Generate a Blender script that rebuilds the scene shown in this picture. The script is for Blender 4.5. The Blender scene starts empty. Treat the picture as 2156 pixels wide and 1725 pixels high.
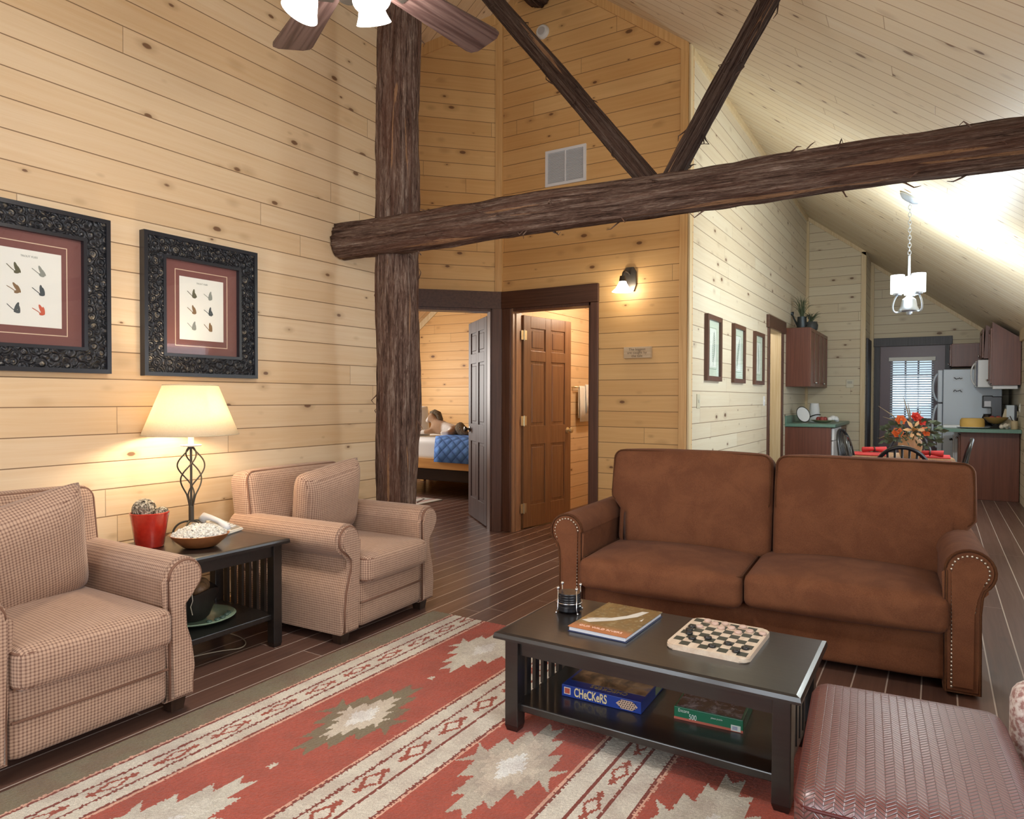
import bpy, bmesh, math, random
import numpy as np
from mathutils import Vector, Matrix, noise
PI = math.pi
random.seed(7)
S = bpy.context.scene
COL = S.collection

# ------------------------------------------------------------------ camera
cam = bpy.data.cameras.new('camera'); camo = bpy.data.objects.new('camera', cam); COL.objects.link(camo)
F_PX, YAW, PITCH, ROLL, EYE = 1450.4, math.radians(31.696), math.radians(-0.985), math.radians(0.156), 1.25
cam.sensor_width = 36; cam.sensor_fit = 'HORIZONTAL'; cam.lens = F_PX / 2156 * 36; cam.clip_start = 0.05; cam.clip_end = 200
fw = Vector((-math.sin(YAW)*math.cos(PITCH), math.cos(YAW)*math.cos(PITCH), math.sin(PITCH)))
rt = Vector((math.cos(YAW), math.sin(YAW), 0)); up = rt.cross(fw)
rt, up = rt*math.cos(ROLL)+up*math.sin(ROLL), up*math.cos(ROLL)-rt*math.sin(ROLL)
mw = Matrix((rt, up, -fw)).transposed().to_4x4(); mw.translation = (0, 0, EYE)
camo.matrix_world = mw
S.camera = camo
# ------------------------------------------------------------------ view and exposure
S.view_settings.view_transform = 'Standard'; S.view_settings.look = 'None'
S.view_settings.gamma = 1; S.view_settings.use_curve_mapping = False
S.view_settings.exposure = -0.15
# ------------------------------------------------------------------ sky seen through the windows
W = bpy.data.worlds.new('sky'); S.world = W; W.use_nodes = True
wn = W.node_tree.nodes; wn.clear()
wo = wn.new('ShaderNodeOutputWorld'); wb = wn.new('ShaderNodeBackground')
wb.inputs[0].default_value = (0.72, 0.86, 1.0, 1); wb.inputs[1].default_value = 1.5
W.node_tree.links.new(wb.outputs[0], wo.inputs[0])
# ------------------------------------------------------------------ daylight at the windows and the lamps' bulbs
def area(name, loc, target, sx, sy, power, col):
    l = bpy.data.lights.new(name, 'AREA'); l.shape = 'RECTANGLE'; l.size = sx; l.size_y = sy; l.energy = power; l.color = col
    o = bpy.data.objects.new(name, l); COL.objects.link(o); o.location = loc
    o.rotation_euler = (Vector(target)-Vector(loc)).to_track_quat('-Z', 'Y').to_euler(); return o
def bulb(name, loc, power, col, r=0.04):
    l = bpy.data.lights.new(name, 'POINT'); l.energy = power; l.color = col; l.shadow_soft_size = r
    o = bpy.data.objects.new(name, l); COL.objects.link(o); o.location = loc; return o
DAY = (0.86, 0.93, 1.0); WARM = (1.0, 0.82, 0.60); SOFT = (1.0, 0.95, 0.90); COOL = (0.88, 0.98, 1.0)
area('daylight_side_window', (0.98, 0.6, 1.45), (-1, 0.6, 1.45), 2.2, 1.0, 60, DAY)
area('added_sofa_daylight', (0.98, 4.7, 1.45), (-1, 4.7, 1.45), 1.5, 1.0, 20, DAY)  # added window light, out of view, to brighten the corridor wall
area('added_dining_daylight', (0.98, 7.7, 1.45), (-1, 8.2, 1.45), 1.9, 1.0, 28, DAY)  # added window light, turned towards the kitchen end to brighten it
area('daylight_back_window', (-0.9, -3.06, 1.5), (-0.9, 0, 1.5), 1.7, 1.2, 75, DAY)
area('daylight_back_window_two', (-2.6, -3.06, 1.5), (-2.6, 0, 1.5), 1.2, 1.2, 55, DAY)
area('daylight_bedroom_window', (-7.2, 6.4, 1.5), (-5, 6.4, 1.2), 1.2, 1.1, 80, (1.0, 0.96, 0.90))
for dx, dy, dz in ((-0.079, -0.077, 0.0), (-0.020, 0.107, 0.06), (0.10, -0.03, 0.0)): bulb('fan_bulb', (-1.63+dx*1.3, 1.63+dy*1.3, 2.505+dz), 46, SOFT, 0.035)
bulb('table_lamp_bulb', (-3.24, 2.12, 1.16), 16, WARM, 0.045)
bulb('sconce_bulb', (-2.207, 5.295, 2.165), 13, (1.0, 0.88, 0.70), 0.025)
for k in range(3):
    a = YAW+math.radians((170, 290, 50)[k]); bulb('chandelier_bulb', (-0.21+0.088*math.cos(a), 6.57+0.088*math.sin(a), 2.20), 62, COOL, 0.03)
bulb('bathroom_bulb', (-2.7, 6.6, 2.25), 45, WARM, 0.08)
bulb('hall_bulb', (-2.2, 8.9, 2.2), 10, SOFT, 0.06)

# ------------------------------------------------------------------ node helper
class NT:
    def __init__(s, name):
        s.m = bpy.data.materials.new(name); s.m.use_nodes = True
        s.t = s.m.node_tree; s.n = s.t.nodes; s.n.clear()
        s.out = s.n.new('ShaderNodeOutputMaterial')
    def link(s, v, sock):
        if isinstance(v, bpy.types.NodeSocket): s.t.links.new(v, sock)
        elif isinstance(v, (tuple, list)) and sock.type == 'RGBA' and len(v) == 3: sock.default_value = (*v, 1)
        else: sock.default_value = v
    def math(s, op, a, b=0.0, c=0.0, clamp=False):
        n = s.n.new('ShaderNodeMath'); n.operation = op; n.use_clamp = clamp
        s.link(a, n.inputs[0]); s.link(b, n.inputs[1]); s.link(c, n.inputs[2]); return n.outputs[0]
    def vm(s, op, a, b=(0, 0, 0)):
        n = s.n.new('ShaderNodeVectorMath'); n.operation = op; s.link(a, n.inputs[0]); s.link(b, n.inputs[1])
        return n.outputs['Value'] if op in ('DOT_PRODUCT', 'LENGTH', 'DISTANCE') else n.outputs[0]
    def comb(s, x, y, z=0.0):
        n = s.n.new('ShaderNodeCombineXYZ'); s.link(x, n.inputs[0]); s.link(y, n.inputs[1]); s.link(z, n.inputs[2]); return n.outputs[0]
    def sep(s, v):
        n = s.n.new('ShaderNodeSeparateXYZ'); s.link(v, n.inputs[0]); return n.outputs
    def noise(s, v, scale=5.0, detail=3.0, rough=0.55, dist=0.0):
        n = s.n.new('ShaderNodeTexNoise'); s.link(v, n.inputs['Vector']); n.inputs['Scale'].default_value = scale
        n.inputs['Detail'].default_value = detail; n.inputs['Roughness'].default_value = rough; n.inputs['Distortion'].default_value = dist
        return n.outputs['Fac']
    def white(s, a, b=0.0):
        n = s.n.new('ShaderNodeTexWhiteNoise'); n.noise_dimensions = '2D'; s.link(s.comb(a, b), n.inputs['Vector']); return n.outputs['Value']
    def vor(s, v, scale=1.0, feature='F1'):
        n = s.n.new('ShaderNodeTexVoronoi'); n.feature = feature; s.link(v, n.inputs['Vector']); n.inputs['Scale'].default_value = scale
        return n
    def mix(s, f, a, b, mode='MIX'):
        n = s.n.new('ShaderNodeMix'); n.data_type = 'RGBA'; n.blend_type = mode
        s.link(f, n.inputs[0]); s.link(a, n.inputs[6]); s.link(b, n.inputs[7]); return n.outputs[2]
    def ss(s, v, lo, hi):
        n = s.n.new('ShaderNodeMapRange'); n.interpolation_type = 'SMOOTHSTEP'
        s.link(v, n.inputs[0]); n.inputs[1].default_value = lo; n.inputs[2].default_value = hi; return n.outputs[0]
    def ramp(s, f, pts):
        n = s.n.new('ShaderNodeValToRGB'); s.link(f, n.inputs[0]); e = n.color_ramp.elements
        while len(e) < len(pts): e.new(0.5)
        for i, (p, c) in enumerate(pts): e[i].position = p; e[i].color = (*c, 1)
        return n.outputs[0]
    def bump(s, h, strength=0.3, dist=0.01):
        n = s.n.new('ShaderNodeBump'); n.inputs['Strength'].default_value = strength; n.inputs['Distance'].default_value = dist
        s.link(h, n.inputs['Height']); return n.outputs[0]
    def pos(s): return s.n.new('ShaderNodeNewGeometry').outputs['Position']
    def normal(s): return s.n.new('ShaderNodeNewGeometry').outputs['Normal']
    def obj(s): return s.n.new('ShaderNodeTexCoord').outputs['Object']
    def onormal(s): return s.n.new('ShaderNodeTexCoord').outputs['Normal']
    def bsdf(s, color, rough=0.5, normal=None, spec=0.5, metal=0.0, coat=0.0, sheen=0.0, emis=None, estr=0.0, trans=0.0, alpha=None):
        b = s.n.new('ShaderNodeBsdfPrincipled'); s.link(color, b.inputs['Base Color']); s.link(rough, b.inputs['Roughness'])
        b.inputs['Metallic'].default_value = metal; b.inputs['Specular IOR Level'].default_value = spec
        b.inputs['Coat Weight'].default_value = coat; b.inputs['Coat Roughness'].default_value = 0.12
        b.inputs['Sheen Weight'].default_value = sheen; b.inputs['Transmission Weight'].default_value = trans
        if emis is not None: s.link(emis, b.inputs['Emission Color']); b.inputs['Emission Strength'].default_value = estr
        if normal is not None: s.link(normal, b.inputs['Normal'])
        if alpha is not None: s.link(alpha, b.inputs['Alpha'])
        s.t.links.new(b.outputs[0], s.out.inputs[0]); s.b = b; return s.m

def planks(name, U, V, w, light, dark, off=0.0, gap=(0.16, 0.075, 0.03), gapw=0.0035, rough=0.5, knots=1.0, blen=4.6, spec=0.4, knotcol=(0.13, 0.05, 0.02), var=0.5, coat=0.0, grainamp=0.35):
    t = NT(name); p = t.pos()
    u = t.vm('DOT_PRODUCT', p, U); v = t.vm('DOT_PRODUCT', p, V)
    vv = t.math('ADD', t.math('DIVIDE', v, w), off + 100.0)
    vi = t.math('FLOOR', vv); vf = t.math('FRACT', vv)
    r1 = t.white(vi, 3.1)
    uu = t.math('ADD', t.math('DIVIDE', u, blen), t.math('MULTIPLY_ADD', r1, 9.0, 50.0))
    ui = t.math('FLOOR', uu); uf = t.math('FRACT', uu)
    r2 = t.white(vi, ui); r3 = t.white(t.math('ADD', vi, 17.3), ui)
    # soft cathedral grain
    gu = t.math('MULTIPLY_ADD', r2, 37.0, u); gv = t.math('MULTIPLY_ADD', r3, 11.0, v)
    wob = t.noise(t.comb(t.math('MULTIPLY', gu, 1.6), t.math('MULTIPLY', gv, 7.0), r2), 1.0, 2.0)
    grain = t.noise(t.comb(t.math('MULTIPLY', gu, 1.1), t.math('MULTIPLY_ADD', wob, 2.2, t.math('MULTIPLY', gv, 42.0)), r3), 1.0, 3.0, 0.6)
    fine = t.noise(t.comb(t.math('MULTIPLY', gu, 6.0), t.math('MULTIPLY', gv, 230.0), r3), 1.0, 2.0)
    f = t.math('ADD', t.math('MULTIPLY', t.math('SUBTRACT', r2, 0.5), var), t.math('MULTIPLY_ADD', t.math('SUBTRACT', grain, 0.5), grainamp*2.4, 0.42))
    f = t.math('MULTIPLY_ADD', t.math('SUBTRACT', fine, 0.5), 0.25, f, clamp=True)
    c = t.mix(f, light, dark)
    if knots > 0:
        kn = t.vor(t.comb(t.math('MULTIPLY', gu, 4.9), t.math('MULTIPLY', gv, 9.5), t.math('MULTIPLY', r2, 7.0)), 1.0)
        d = kn.outputs['Distance']; kc = t.sep(kn.outputs['Color'])
        d = t.math('MULTIPLY_ADD', t.math('SUBTRACT', fine, 0.5), 0.05, d)
        on = t.math('LESS_THAN', kc[0], 0.74*knots)
        rad = t.math('MULTIPLY_ADD', t.math('POWER', kc[1], 2.2), 0.135, 0.042)
        q = t.math('DIVIDE', d, rad)
        halo = t.math('MULTIPLY', t.ss(q, 3.0, 0.8), on)
        core = t.math('MULTIPLY', t.ss(q, 1.15, 0.75), on)
        c = t.mix(t.math('MULTIPLY', halo, 0.45), c, tuple(0.55*a+0.45*b for a, b in zip(dark, knotcol)))
        c = t.mix(t.math('MULTIPLY', core, 0.85), c, knotcol)
    e = t.math('MULTIPLY', t.math('MINIMUM', vf, t.math('SUBTRACT', 1.0, vf)), w)
    g = t.ss(e, gapw, gapw*0.35)
    e2 = t.math('MULTIPLY', t.math('MINIMUM', uf, t.math('SUBTRACT', 1.0, uf)), blen)
    g2 = t.math('MULTIPLY', t.ss(e2, gapw*0.7, gapw*0.3), 0.7)
    gg = t.math('MAXIMUM', g, g2)
    c = t.mix(t.math('MULTIPLY', gg, 0.9), c, gap)
    h = t.math('MULTIPLY_ADD', gg, -1.0, t.math('MULTIPLY', grain, 0.06))
    rr = t.math('MULTIPLY_ADD', grain, 0.15, rough - 0.07)
    return t.bsdf(c, rr, t.bump(h, 0.35, 0.004), spec=spec, coat=coat)

PL, PD = (0.77, 0.60, 0.40), (0.64, 0.41, 0.205)
M = {}
M['pine_left'] = planks('pine_left_wall', (0, 1, 0), (0, 0, 1), 0.1365, PL, PD, off=0.21)
M['pine_x'] = planks('pine_cross_wall', (1, 0, 0), (0, 0, 1), 0.133, (0.78, 0.50, 0.215), (0.62, 0.325, 0.105), off=0.45)  # oranger copy of the pine; the indirect light is in the colour
M['pine_diag'] = planks('pine_angled_wall', (0.7071, 0.7071, 0), (0, 0, 1), 0.133, (0.76, 0.49, 0.215), (0.60, 0.32, 0.105), off=0.45)
M['pine_corridor'] = planks('pine_corridor_wall', (0, 1, 0), (0, 0, 1), 0.135, (0.75, 0.69, 0.545), (0.64, 0.53, 0.375), off=0.3, blen=2.4)  # paler copy of the pine; the cool light is in the colour
M['pine_kitchen'] = planks('pine_kitchen_wall', (1, 0, 0), (0, 0, 1), 0.135, (0.74, 0.67, 0.50), (0.64, 0.52, 0.34), off=0.3, knots=1.3)  # cool kitchen light painted in as a paler pine
SL = math.sqrt(1+0.765**2)
M['pine_ceiling'] = planks('pine_ceiling', (1/SL, 0, -0.765/SL), (0, 1, 0), 0.131, (0.82, 0.73, 0.56), (0.74, 0.61, 0.41), off=0.2, gap=(0.34, 0.19, 0.085), gapw=0.0045, blen=3.4)  # whitened pine: cool light on the right slope is in the colour
M['pine_ceiling_left'] = planks('pine_ceiling_left', (1/SL, 0, 0.765/SL), (0, 1, 0), 0.131, PL, PD, off=0.2)
M['floorboards'] = planks('dark_floorboards', (0, 1, 0), (1, 0, 0), 0.13, (0.165, 0.086, 0.062), (0.080, 0.040, 0.031), off=0.35, gap=(0.60, 0.49, 0.42), gapw=0.0042, rough=0.36, knots=0.35, blen=2.8, knotcol=(0.02, 0.01, 0.01), var=0.6, coat=0.15)

def plain(name, col, rough=0.5, **k):
    t = NT(name); return t.bsdf(col, rough, **k)
def grainy(name, c1, c2, axis='z', scale=1.0, rough=0.45, spec=0.5, coat=0.0, sharp=60.0):
    """stained wood: grain runs along the object's own axis"""
    t = NT(name); o = t.sep(t.obj()); i = 'xyz'.index(axis)
    v = [t.math('MULTIPLY', o[k], 2.0*scale if k == i else sharp*scale) for k in range(3)]
    n1 = t.noise(t.comb(*v), 1.0, 3.0, 0.6, 0.4)
    c = t.mix(t.ss(n1, 0.3, 0.72), c1, c2)
    return t.bsdf(c, rough, t.bump(n1, 0.08, 0.003), spec=spec, coat=coat)
M['trim_pine'] = grainy('pale_pine_trim', (0.74, 0.46, 0.19), (0.62, 0.34, 0.12), 'z', 1.0)
M['trim_light'] = grainy('light_pine_trim', (0.74, 0.60, 0.38), (0.64, 0.48, 0.26), 'z', 1.0)
M['brown_trim'] = grainy('brown_stained_trim', (0.135, 0.060, 0.036), (0.085, 0.036, 0.022), 'z', 1.0, 0.4)
M['brown_trim_x'] = grainy('brown_stained_header', (0.105, 0.046, 0.026), (0.065, 0.026, 0.015), 'x', 1.0, 0.4)
M['jamb'] = grainy('lit_brown_jamb', (0.40, 0.22, 0.12), (0.28, 0.14, 0.075), 'z', 1.0, 0.4)  # bathroom light falling on the jamb is painted into this lighter brown
M['dark_trim'] = grainy('dark_grained_trim', (0.055, 0.048, 0.055), (0.03, 0.025, 0.028), 'z', 1.0, 0.45)
M['door_brown'] = grainy('brown_door_wood', (0.27, 0.135, 0.062), (0.19, 0.088, 0.040), 'z', 1.0, 0.38)
M['door_dark'] = grainy('dark_door_wood', (0.090, 0.052, 0.048), (0.058, 0.033, 0.032), 'z', 1.0, 0.5, spec=0.3)
M['brass'] = plain('pale_brass', (0.72, 0.63, 0.42), 0.28, metal=0.85)
M['bronze'] = plain('dark_bronze', (0.10, 0.085, 0.07), 0.38, metal=0.8)
M['iron'] = plain('wrought_iron', (0.085, 0.075, 0.06), 0.5, metal=0.5)
M['chrome'] = plain('chrome', (0.75, 0.76, 0.8), 0.15, metal=1.0)
M['white'] = plain('white_enamel', (0.80, 0.81, 0.82), 0.35)
M['offwhite'] = plain('offwhite_plastic', (0.72, 0.71, 0.66), 0.4)
M['black_gloss'] = plain('black_gloss', (0.012, 0.012, 0.015), 0.25)
M['black_matte'] = plain('black_matte', (0.02, 0.018, 0.017), 0.6)

# ------------------------------------------------------------------ geometry helpers
def put(name, bm, mat, parent=None, smooth=False, sharp=None):
    me = bpy.data.meshes.new(name); bmesh.ops.recalc_face_normals(bm, faces=bm.faces[:]); bm.to_mesh(me); bm.free()
    for m in (mat if isinstance(mat, (list, tuple)) else [mat]): me.materials.append(m)
    if smooth:
        me.polygons.foreach_set('use_smooth', [True]*len(me.polygons))
        if sharp: me.set_sharp_from_angle(angle=math.radians(sharp))
    o = bpy.data.objects.new(name, me); COL.objects.link(o)
    if parent is not None: o.parent = parent
    return o
def tag(o, label, cat, group=None, kind=None):
    o['label'] = label; o['category'] = cat
    if group: o['group'] = group
    if kind: o['kind'] = kind
    return o
def struct(o): o['kind'] = 'structure'; return o
def thing(name, label, cat, loc=(0, 0, 0), rz=0.0, group=None):
    o = bpy.data.objects.new(name, None); COL.objects.link(o); o.empty_display_size = 0.1
    o.location = loc; o.rotation_euler = (0, 0, rz); return tag(o, label, cat, group)
def dup(root, loc=None, rz=None, label=None, group=None):
    r = root.copy(); COL.objects.link(r)
    if loc is not None: r.location = loc
    if rz is not None: r.rotation_euler = (0, 0, rz)
    if label: r['label'] = label
    if group: r['group'] = group
    for ch in list(root.children):
        c = ch.copy(); COL.objects.link(c); c.parent = r
        for g in ch.children:
            d = g.copy(); COL.objects.link(d); d.parent = c
    return r
def BM(): return bmesh.new()
def box(bm, lo, hi, mi=0):
    x0, y0, z0 = lo; x1, y1, z1 = hi
    v = [bm.verts.new(p) for p in ((x0,y0,z0),(x1,y0,z0),(x1,y1,z0),(x0,y1,z0),(x0,y0,z1),(x1,y0,z1),(x1,y1,z1),(x0,y1,z1))]
    for q in ((0,3,2,1),(4,5,6,7),(0,1,5,4),(1,2,6,5),(2,3,7,6),(3,0,4,7)):
        f = bm.faces.new([v[i] for i in q]); f.material_index = mi
    return v
def bbox(bm, lo, hi, r=0.006, seg=2, mi=0):
    """box with rounded edges"""
    v = box(bm, lo, hi, mi); es = {e for x in v for e in x.link_edges}
    bmesh.ops.bevel(bm, geom=list(es), offset=r, segments=seg, affect='EDGES', profile=0.5)
def cbox(bm, c, s, r=0.0, mi=0):
    lo = [c[i]-s[i]/2 for i in range(3)]; hi = [c[i]+s[i]/2 for i in range(3)]
    return bbox(bm, lo, hi, r, 2, mi) if r else box(bm, lo, hi, mi)
def prism(bm, poly, a, b, axis='y', mi=0):
    """extrude a 2-D polygon between a and b along an axis. poly is in the other two axes, in xyz order"""
    def P(p, t): return {'x': (t, p[0], p[1]), 'y': (p[0], t, p[1]), 'z': (p[0], p[1], t)}[axis]
    A = [bm.verts.new(P(p, a)) for p in poly]; B = [bm.verts.new(P(p, b)) for p in poly]; n = len(poly)
    fs = [bm.faces.new(A[::-1]), bm.faces.new(B)]
    for i in range(n): fs.append(bm.faces.new((A[i], A[(i+1) % n], B[(i+1) % n], B[i])))
    for f in fs: f.material_index = mi
    return A, B
def rbox(bm, c, half, r, n=10, bulge=(0, 0, 0), mi=0, mat=None):
    """soft rounded box, faces bulged outwards by bulge[i]"""
    idx = {}
    hx = half
    def vert(i, j, k):
        key = (i, j, k)
        if key in idx: return idx[key]
        t = [2*a/n-1 for a in key]
        # denser near the edges
        t = [math.copysign(abs(a)**0.62, a) for a in t]
        p = [t[a]*hx[a] for a in range(3)]
        q = [max(-(hx[a]-r), min(hx[a]-r, p[a])) for a in range(3)]
        d = [p[a]-q[a] for a in range(3)]; L = math.sqrt(sum(x*x for x in d))
        if L > 1e-9: p = [q[a]+d[a]/L*r for a in range(3)] if L > r*0.999 or sum(1 for x in d if abs(x) > 1e-9) > 1 else p
        for a in range(3):
            b, e = (a+1) % 3, (a+2) % 3
            w = max(0, 1-(p[b]/hx[b])**2)*max(0, 1-(p[e]/hx[e])**2)
            p[a] += bulge[a]*w*(p[a]/hx[a])
        v = Vector(p)
        if mat is not None: v = mat @ v
        idx[key] = bm.verts.new(v+Vector(c)); return idx[key]
    for s in (0, n):
        for i in range(n):
            for j in range(n):
                for q in (((s,i,j),(s,i+1,j),(s,i+1,j+1),(s,i,j+1)), ((i,s,j),(i+1,s,j),(i+1,s,j+1),(i,s,j+1)), ((i,j,s),(i+1,j,s),(i+1,j+1,s),(i,j+1,s))):
                    vs = [vert(*a) for a in q]
                    try: f = bm.faces.new(vs); f.material_index = mi
                    except ValueError: pass
def lathe(bm, prof, c=(0, 0, 0), n=32, mi=0, cap=True, axis=None):
    """profile [(r,z)...] turned about z; axis = optional Matrix"""
    rings = []
    for r, z in prof:
        ring = []
        for k in range(n):
            a = 2*PI*k/n; v = Vector((r*math.cos(a), r*math.sin(a), z))
            if axis is not None: v = axis @ v
            ring.append(bm.verts.new(v+Vector(c)))
        rings.append(ring)
    for A, B in zip(rings, rings[1:]):
        for k in range(n):
            f = bm.faces.new((A[k], A[(k+1) % n], B[(k+1) % n], B[k])); f.material_index = mi
    if cap:
        for R_, z in ((rings[0], 0), (rings[-1], 1)):
            f = bm.faces.new(R_[::-1] if z == 0 else R_); f.material_index = mi
    return rings
def tube(bm, pts, r, n=8, closed=False, mi=0, cap=True):
    pts = [Vector(p) for p in pts]; m = len(pts); rs = r if isinstance(r, (list, tuple)) else [r]*m
    rings = []; nrm = None
    for i in range(m):
        a = pts[(i-1) % m] if (closed or i > 0) else pts[i]; b = pts[(i+1) % m] if (closed or i < m-1) else pts[i]
        d = (b-a).normalized()
        if nrm is None:
            nrm = d.orthogonal().normalized()
        nrm = (nrm-d*nrm.dot(d))
        nrm = nrm.normalized() if nrm.length > 1e-6 else d.orthogonal().normalized()
        bn = d.cross(nrm)
        rings.append([bm.verts.new(pts[i]+(nrm*math.cos(2*PI*k/n)+bn*math.sin(2*PI*k/n))*rs[i]) for k in range(n)])
    for i in range(m if closed else m-1):
        A, B = rings[i], rings[(i+1) % m]
        for k in range(n):
            f = bm.faces.new((A[k], A[(k+1) % n], B[(k+1) % n], B[k])); f.material_index = mi
    if cap and not closed:
        bm.faces.new(rings[0][::-1]).material_index = mi; bm.faces.new(rings[-1]).material_index = mi
def ball(bm, c, r, u=16, v=10, mi=0, sc=(1, 1, 1)):
    m = Matrix.Translation(c) @ Matrix.Diagonal((*[r*a for a in sc], 1))
    g = bmesh.ops.create_uvsphere(bm, u_segments=u, v_segments=v, radius=1.0, matrix=m)
    for x in g['verts']:
        for f in x.link_faces: f.material_index = mi
def disc(bm, c, r, z0, z1, n=32, mi=0):
    lathe(bm, [(r, z0), (r, z1)], c, n, mi)
def bez(p0, p1, p2, p3, n=12):
    P = [Vector(p) for p in (p0, p1, p2, p3)]
    return [P[0]*(1-t)**3+P[1]*3*t*(1-t)**2+P[2]*3*t*t*(1-t)+P[3]*t**3 for t in [i/n for i in range(n+1)]]
def lettering(name, body, size, mat, parent, loc, rot, depth=0.0006, align='CENTER', squash=1.0, bold=0.0):
    cu = bpy.data.curves.new(name, 'FONT'); cu.body = body; cu.size = size; cu.extrude = depth; cu.offset = bold; cu.align_x = align; cu.align_y = 'CENTER'
    o = bpy.data.objects.new(name+'_curve', cu); COL.objects.link(o)
    dg = bpy.context.evaluated_depsgraph_get(); me = bpy.data.meshes.new_from_object(o.evaluated_get(dg))
    bpy.data.objects.remove(o); me.materials.clear(); me.materials.append(mat)
    q = bpy.data.objects.new(name, me); COL.objects.link(q); q.parent = parent; q.location = loc; q.rotation_euler = rot; q.scale = (squash, 1, 1)
    return q
# ------------------------------------------------------------------ the room
XL, XC, XR, YM, YK, YF, YB = -3.5, -1.707, 0.86, 5.435, 11.25, 12.05, -3.0
def zr(x, y): return 4.07-0.765*(x+1.707)-0.012*(y-5.435)
def zl(x): return 4.8+0.757*(x+3.5)
def roof(x, y): return min(zr(x, y), zl(x))
XRIDGE = -3.065
b = BM(); box(b, (-7.5, YB-0.1, -0.12), (1.0, 12.3, 0)); struct(put('floor', b, M['floorboards']))
def slab(x0, x1, fz, name, mat):
    b = BM(); v = []
    for dz in (0, 0.12):
        for x, y in ((x0, YB-0.1), (x1, YB-0.1), (x1, 12.3), (x0, 12.3)): v.append(b.verts.new((x, y, fz(x, y)+dz)))
    for q in ((0, 1, 2, 3), (7, 6, 5, 4), (0, 4, 5, 1), (1, 5, 6, 2), (2, 6, 7, 3), (3, 7, 4, 0)): b.faces.new([v[i] for i in q])
    return struct(put(name, b, mat))
slab(XRIDGE, 1.0, zr, 'ceiling', M['pine_ceiling'])
slab(-7.5, XRIDGE, lambda x, y: zl(x), 'ceiling', M['pine_ceiling_left'])
def wall_y(name, y0, y1, x0, x1, mat, holes=(), top=None):
    """wall facing along y, with rectangular holes (x0,x1,z0,z1) cut by building around them"""
    b = BM(); xs = sorted({x0, x1, *[h[0] for h in holes], *[h[1] for h in holes]} | ({XRIDGE} if x0 < XRIDGE < x1 else set()))
    f = top or (lambda x: roof(x, y0)+0.04)
    for a, c in zip(xs, xs[1:]):
        segs = [(0.0, None)]; mid = (a+c)/2
        hs = [h for h in holes if h[0] <= mid <= h[1]]
        if hs:
            h = hs[0]; segs = ([(0.0, h[2])] if h[2] > 0 else [])+[(h[3], None)]
        for z0, z1 in segs:
            poly = [(a, z0), (c, z0), (c, z1 if z1 else f(c)), (a, z1 if z1 else f(a))]
            prism(b, poly, y0, y1, 'y')
    return struct(put(name, b, mat))
def wall_x(name, x0, x1, y0, y1, mat, holes=(), top=2.4):
    b = BM(); ys = sorted({y0, y1, *[h[0] for h in holes], *[h[1] for h in holes]})
    f = top if callable(top) else (lambda y: top)
    for a, c in zip(ys, ys[1:]):
        segs = [(0.0, None)]; mid = (a+c)/2
        hs = [h for h in holes if h[0] <= mid <= h[1]]
        if hs:
            h = hs[0]; segs = ([(0.0, h[2])] if h[2] > 0 else [])+[(h[3], None)]
        for z0, z1 in segs: prism(b, [(a, z0), (c, z0), (c, z1 if z1 else f(c)), (a, z1 if z1 else f(a))], x0, x1, 'x')
    return struct(put(name, b, mat))
wall_x('wall_left', XL-0.12, XL, YB-0.1, 4.15, M['pine_left'], top=zl(XL)+0.02)
wall_y('wall_alcove', 4.03, 4.15, -7.4, XL-0.12, M['pine_x'])
DOOR_H = 2.075
wall_y('wall_middle', YM, YM+0.13, -3.47, XC, M['pine_x'], [(-3.36, -2.554, 0, DOOR_H)])
KX, KY = -3.47, 5.44
def kp(s, t, z): return (KX-0.70711*s-0.70711*t, KY-0.70711*s+0.70711*t, z)
def kprism(b, poly, t0, t1):
    A = [b.verts.new(kp(s, t0, z)) for s, z in poly]; B = [b.verts.new(kp(s, t1, z)) for s, z in poly]; n = len(poly)
    b.faces.new(A); b.faces.new(B[::-1])
    for i in range(n): b.faces.new((A[i], B[i], B[(i+1) % n], A[(i+1) % n]))
def kz(s): return zl(KX-0.70711*s)+0.02
b = BM()
kprism(b, [(0, 0), (0.10, 0), (0.10, kz(0.1)), (0, kz(0))], 0, 0.13)
kprism(b, [(0.10, DOOR_H), (0.88, DOOR_H), (0.88, kz(0.88)), (0.10, kz(0.1))], 0, 0.13)
kprism(b, [(0.88, 0), (1.86, 0), (1.86, kz(1.86)), (0.88, kz(0.88))], 0, 0.13)
struct(put('wall_angled', b, M['pine_diag']))
wall_x('wall_corridor', XC-0.12, XC, YM+0.13, YK, M['pine_corridor'], [(8.54, 9.306, 0, 2.08)], top=lambda y: zr(XC, y)+0.03)
wall_y('wall_kitchen', YK, YK+0.12, XC, -0.9, M['pine_kitchen'])
wall_x('wall_recess', -1.02, -0.9, YK+0.12, YF, M['pine_corridor'], top=lambda y: zr(-0.9, y)+0.02)
wall_y('wall_far', YF, YF+0.12, -1.02, XR, M['pine_kitchen'], [(-0.76, 0.09, 0, 2.05)])
wall_x('wall_right', XR, XR+0.1, YB-0.1, YF+0.12, M['pine_corridor'], [(-0.5, 1.7, 0.95, 1.95), (3.95, 5.45, 0.95, 1.95), (6.75, 8.65, 0.95, 1.95)], top=2.28)
wall_y('wall_back', YB-0.1, YB, XL, XR, M['pine_x'], [(-1.75, -0.05, 0.9, 2.1), (-3.2, -2.0, 0.9, 2.1)])
wall_y('wall_bedroom', 8.2, 8.3, -7.4, -3.62, M['pine_x'])
wall_x('wall_bedroom_side', -7.5, -7.4, 4.15, 8.2, M['pine_left'], [(5.8, 7.0, 0.95, 2.05)], top=zl(-7.4)+0.05)
wall_x('wall_bathroom', -3.62, -3.5, 5.57, 8.3, M['pine_left'], top=zl(-3.6))
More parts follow.
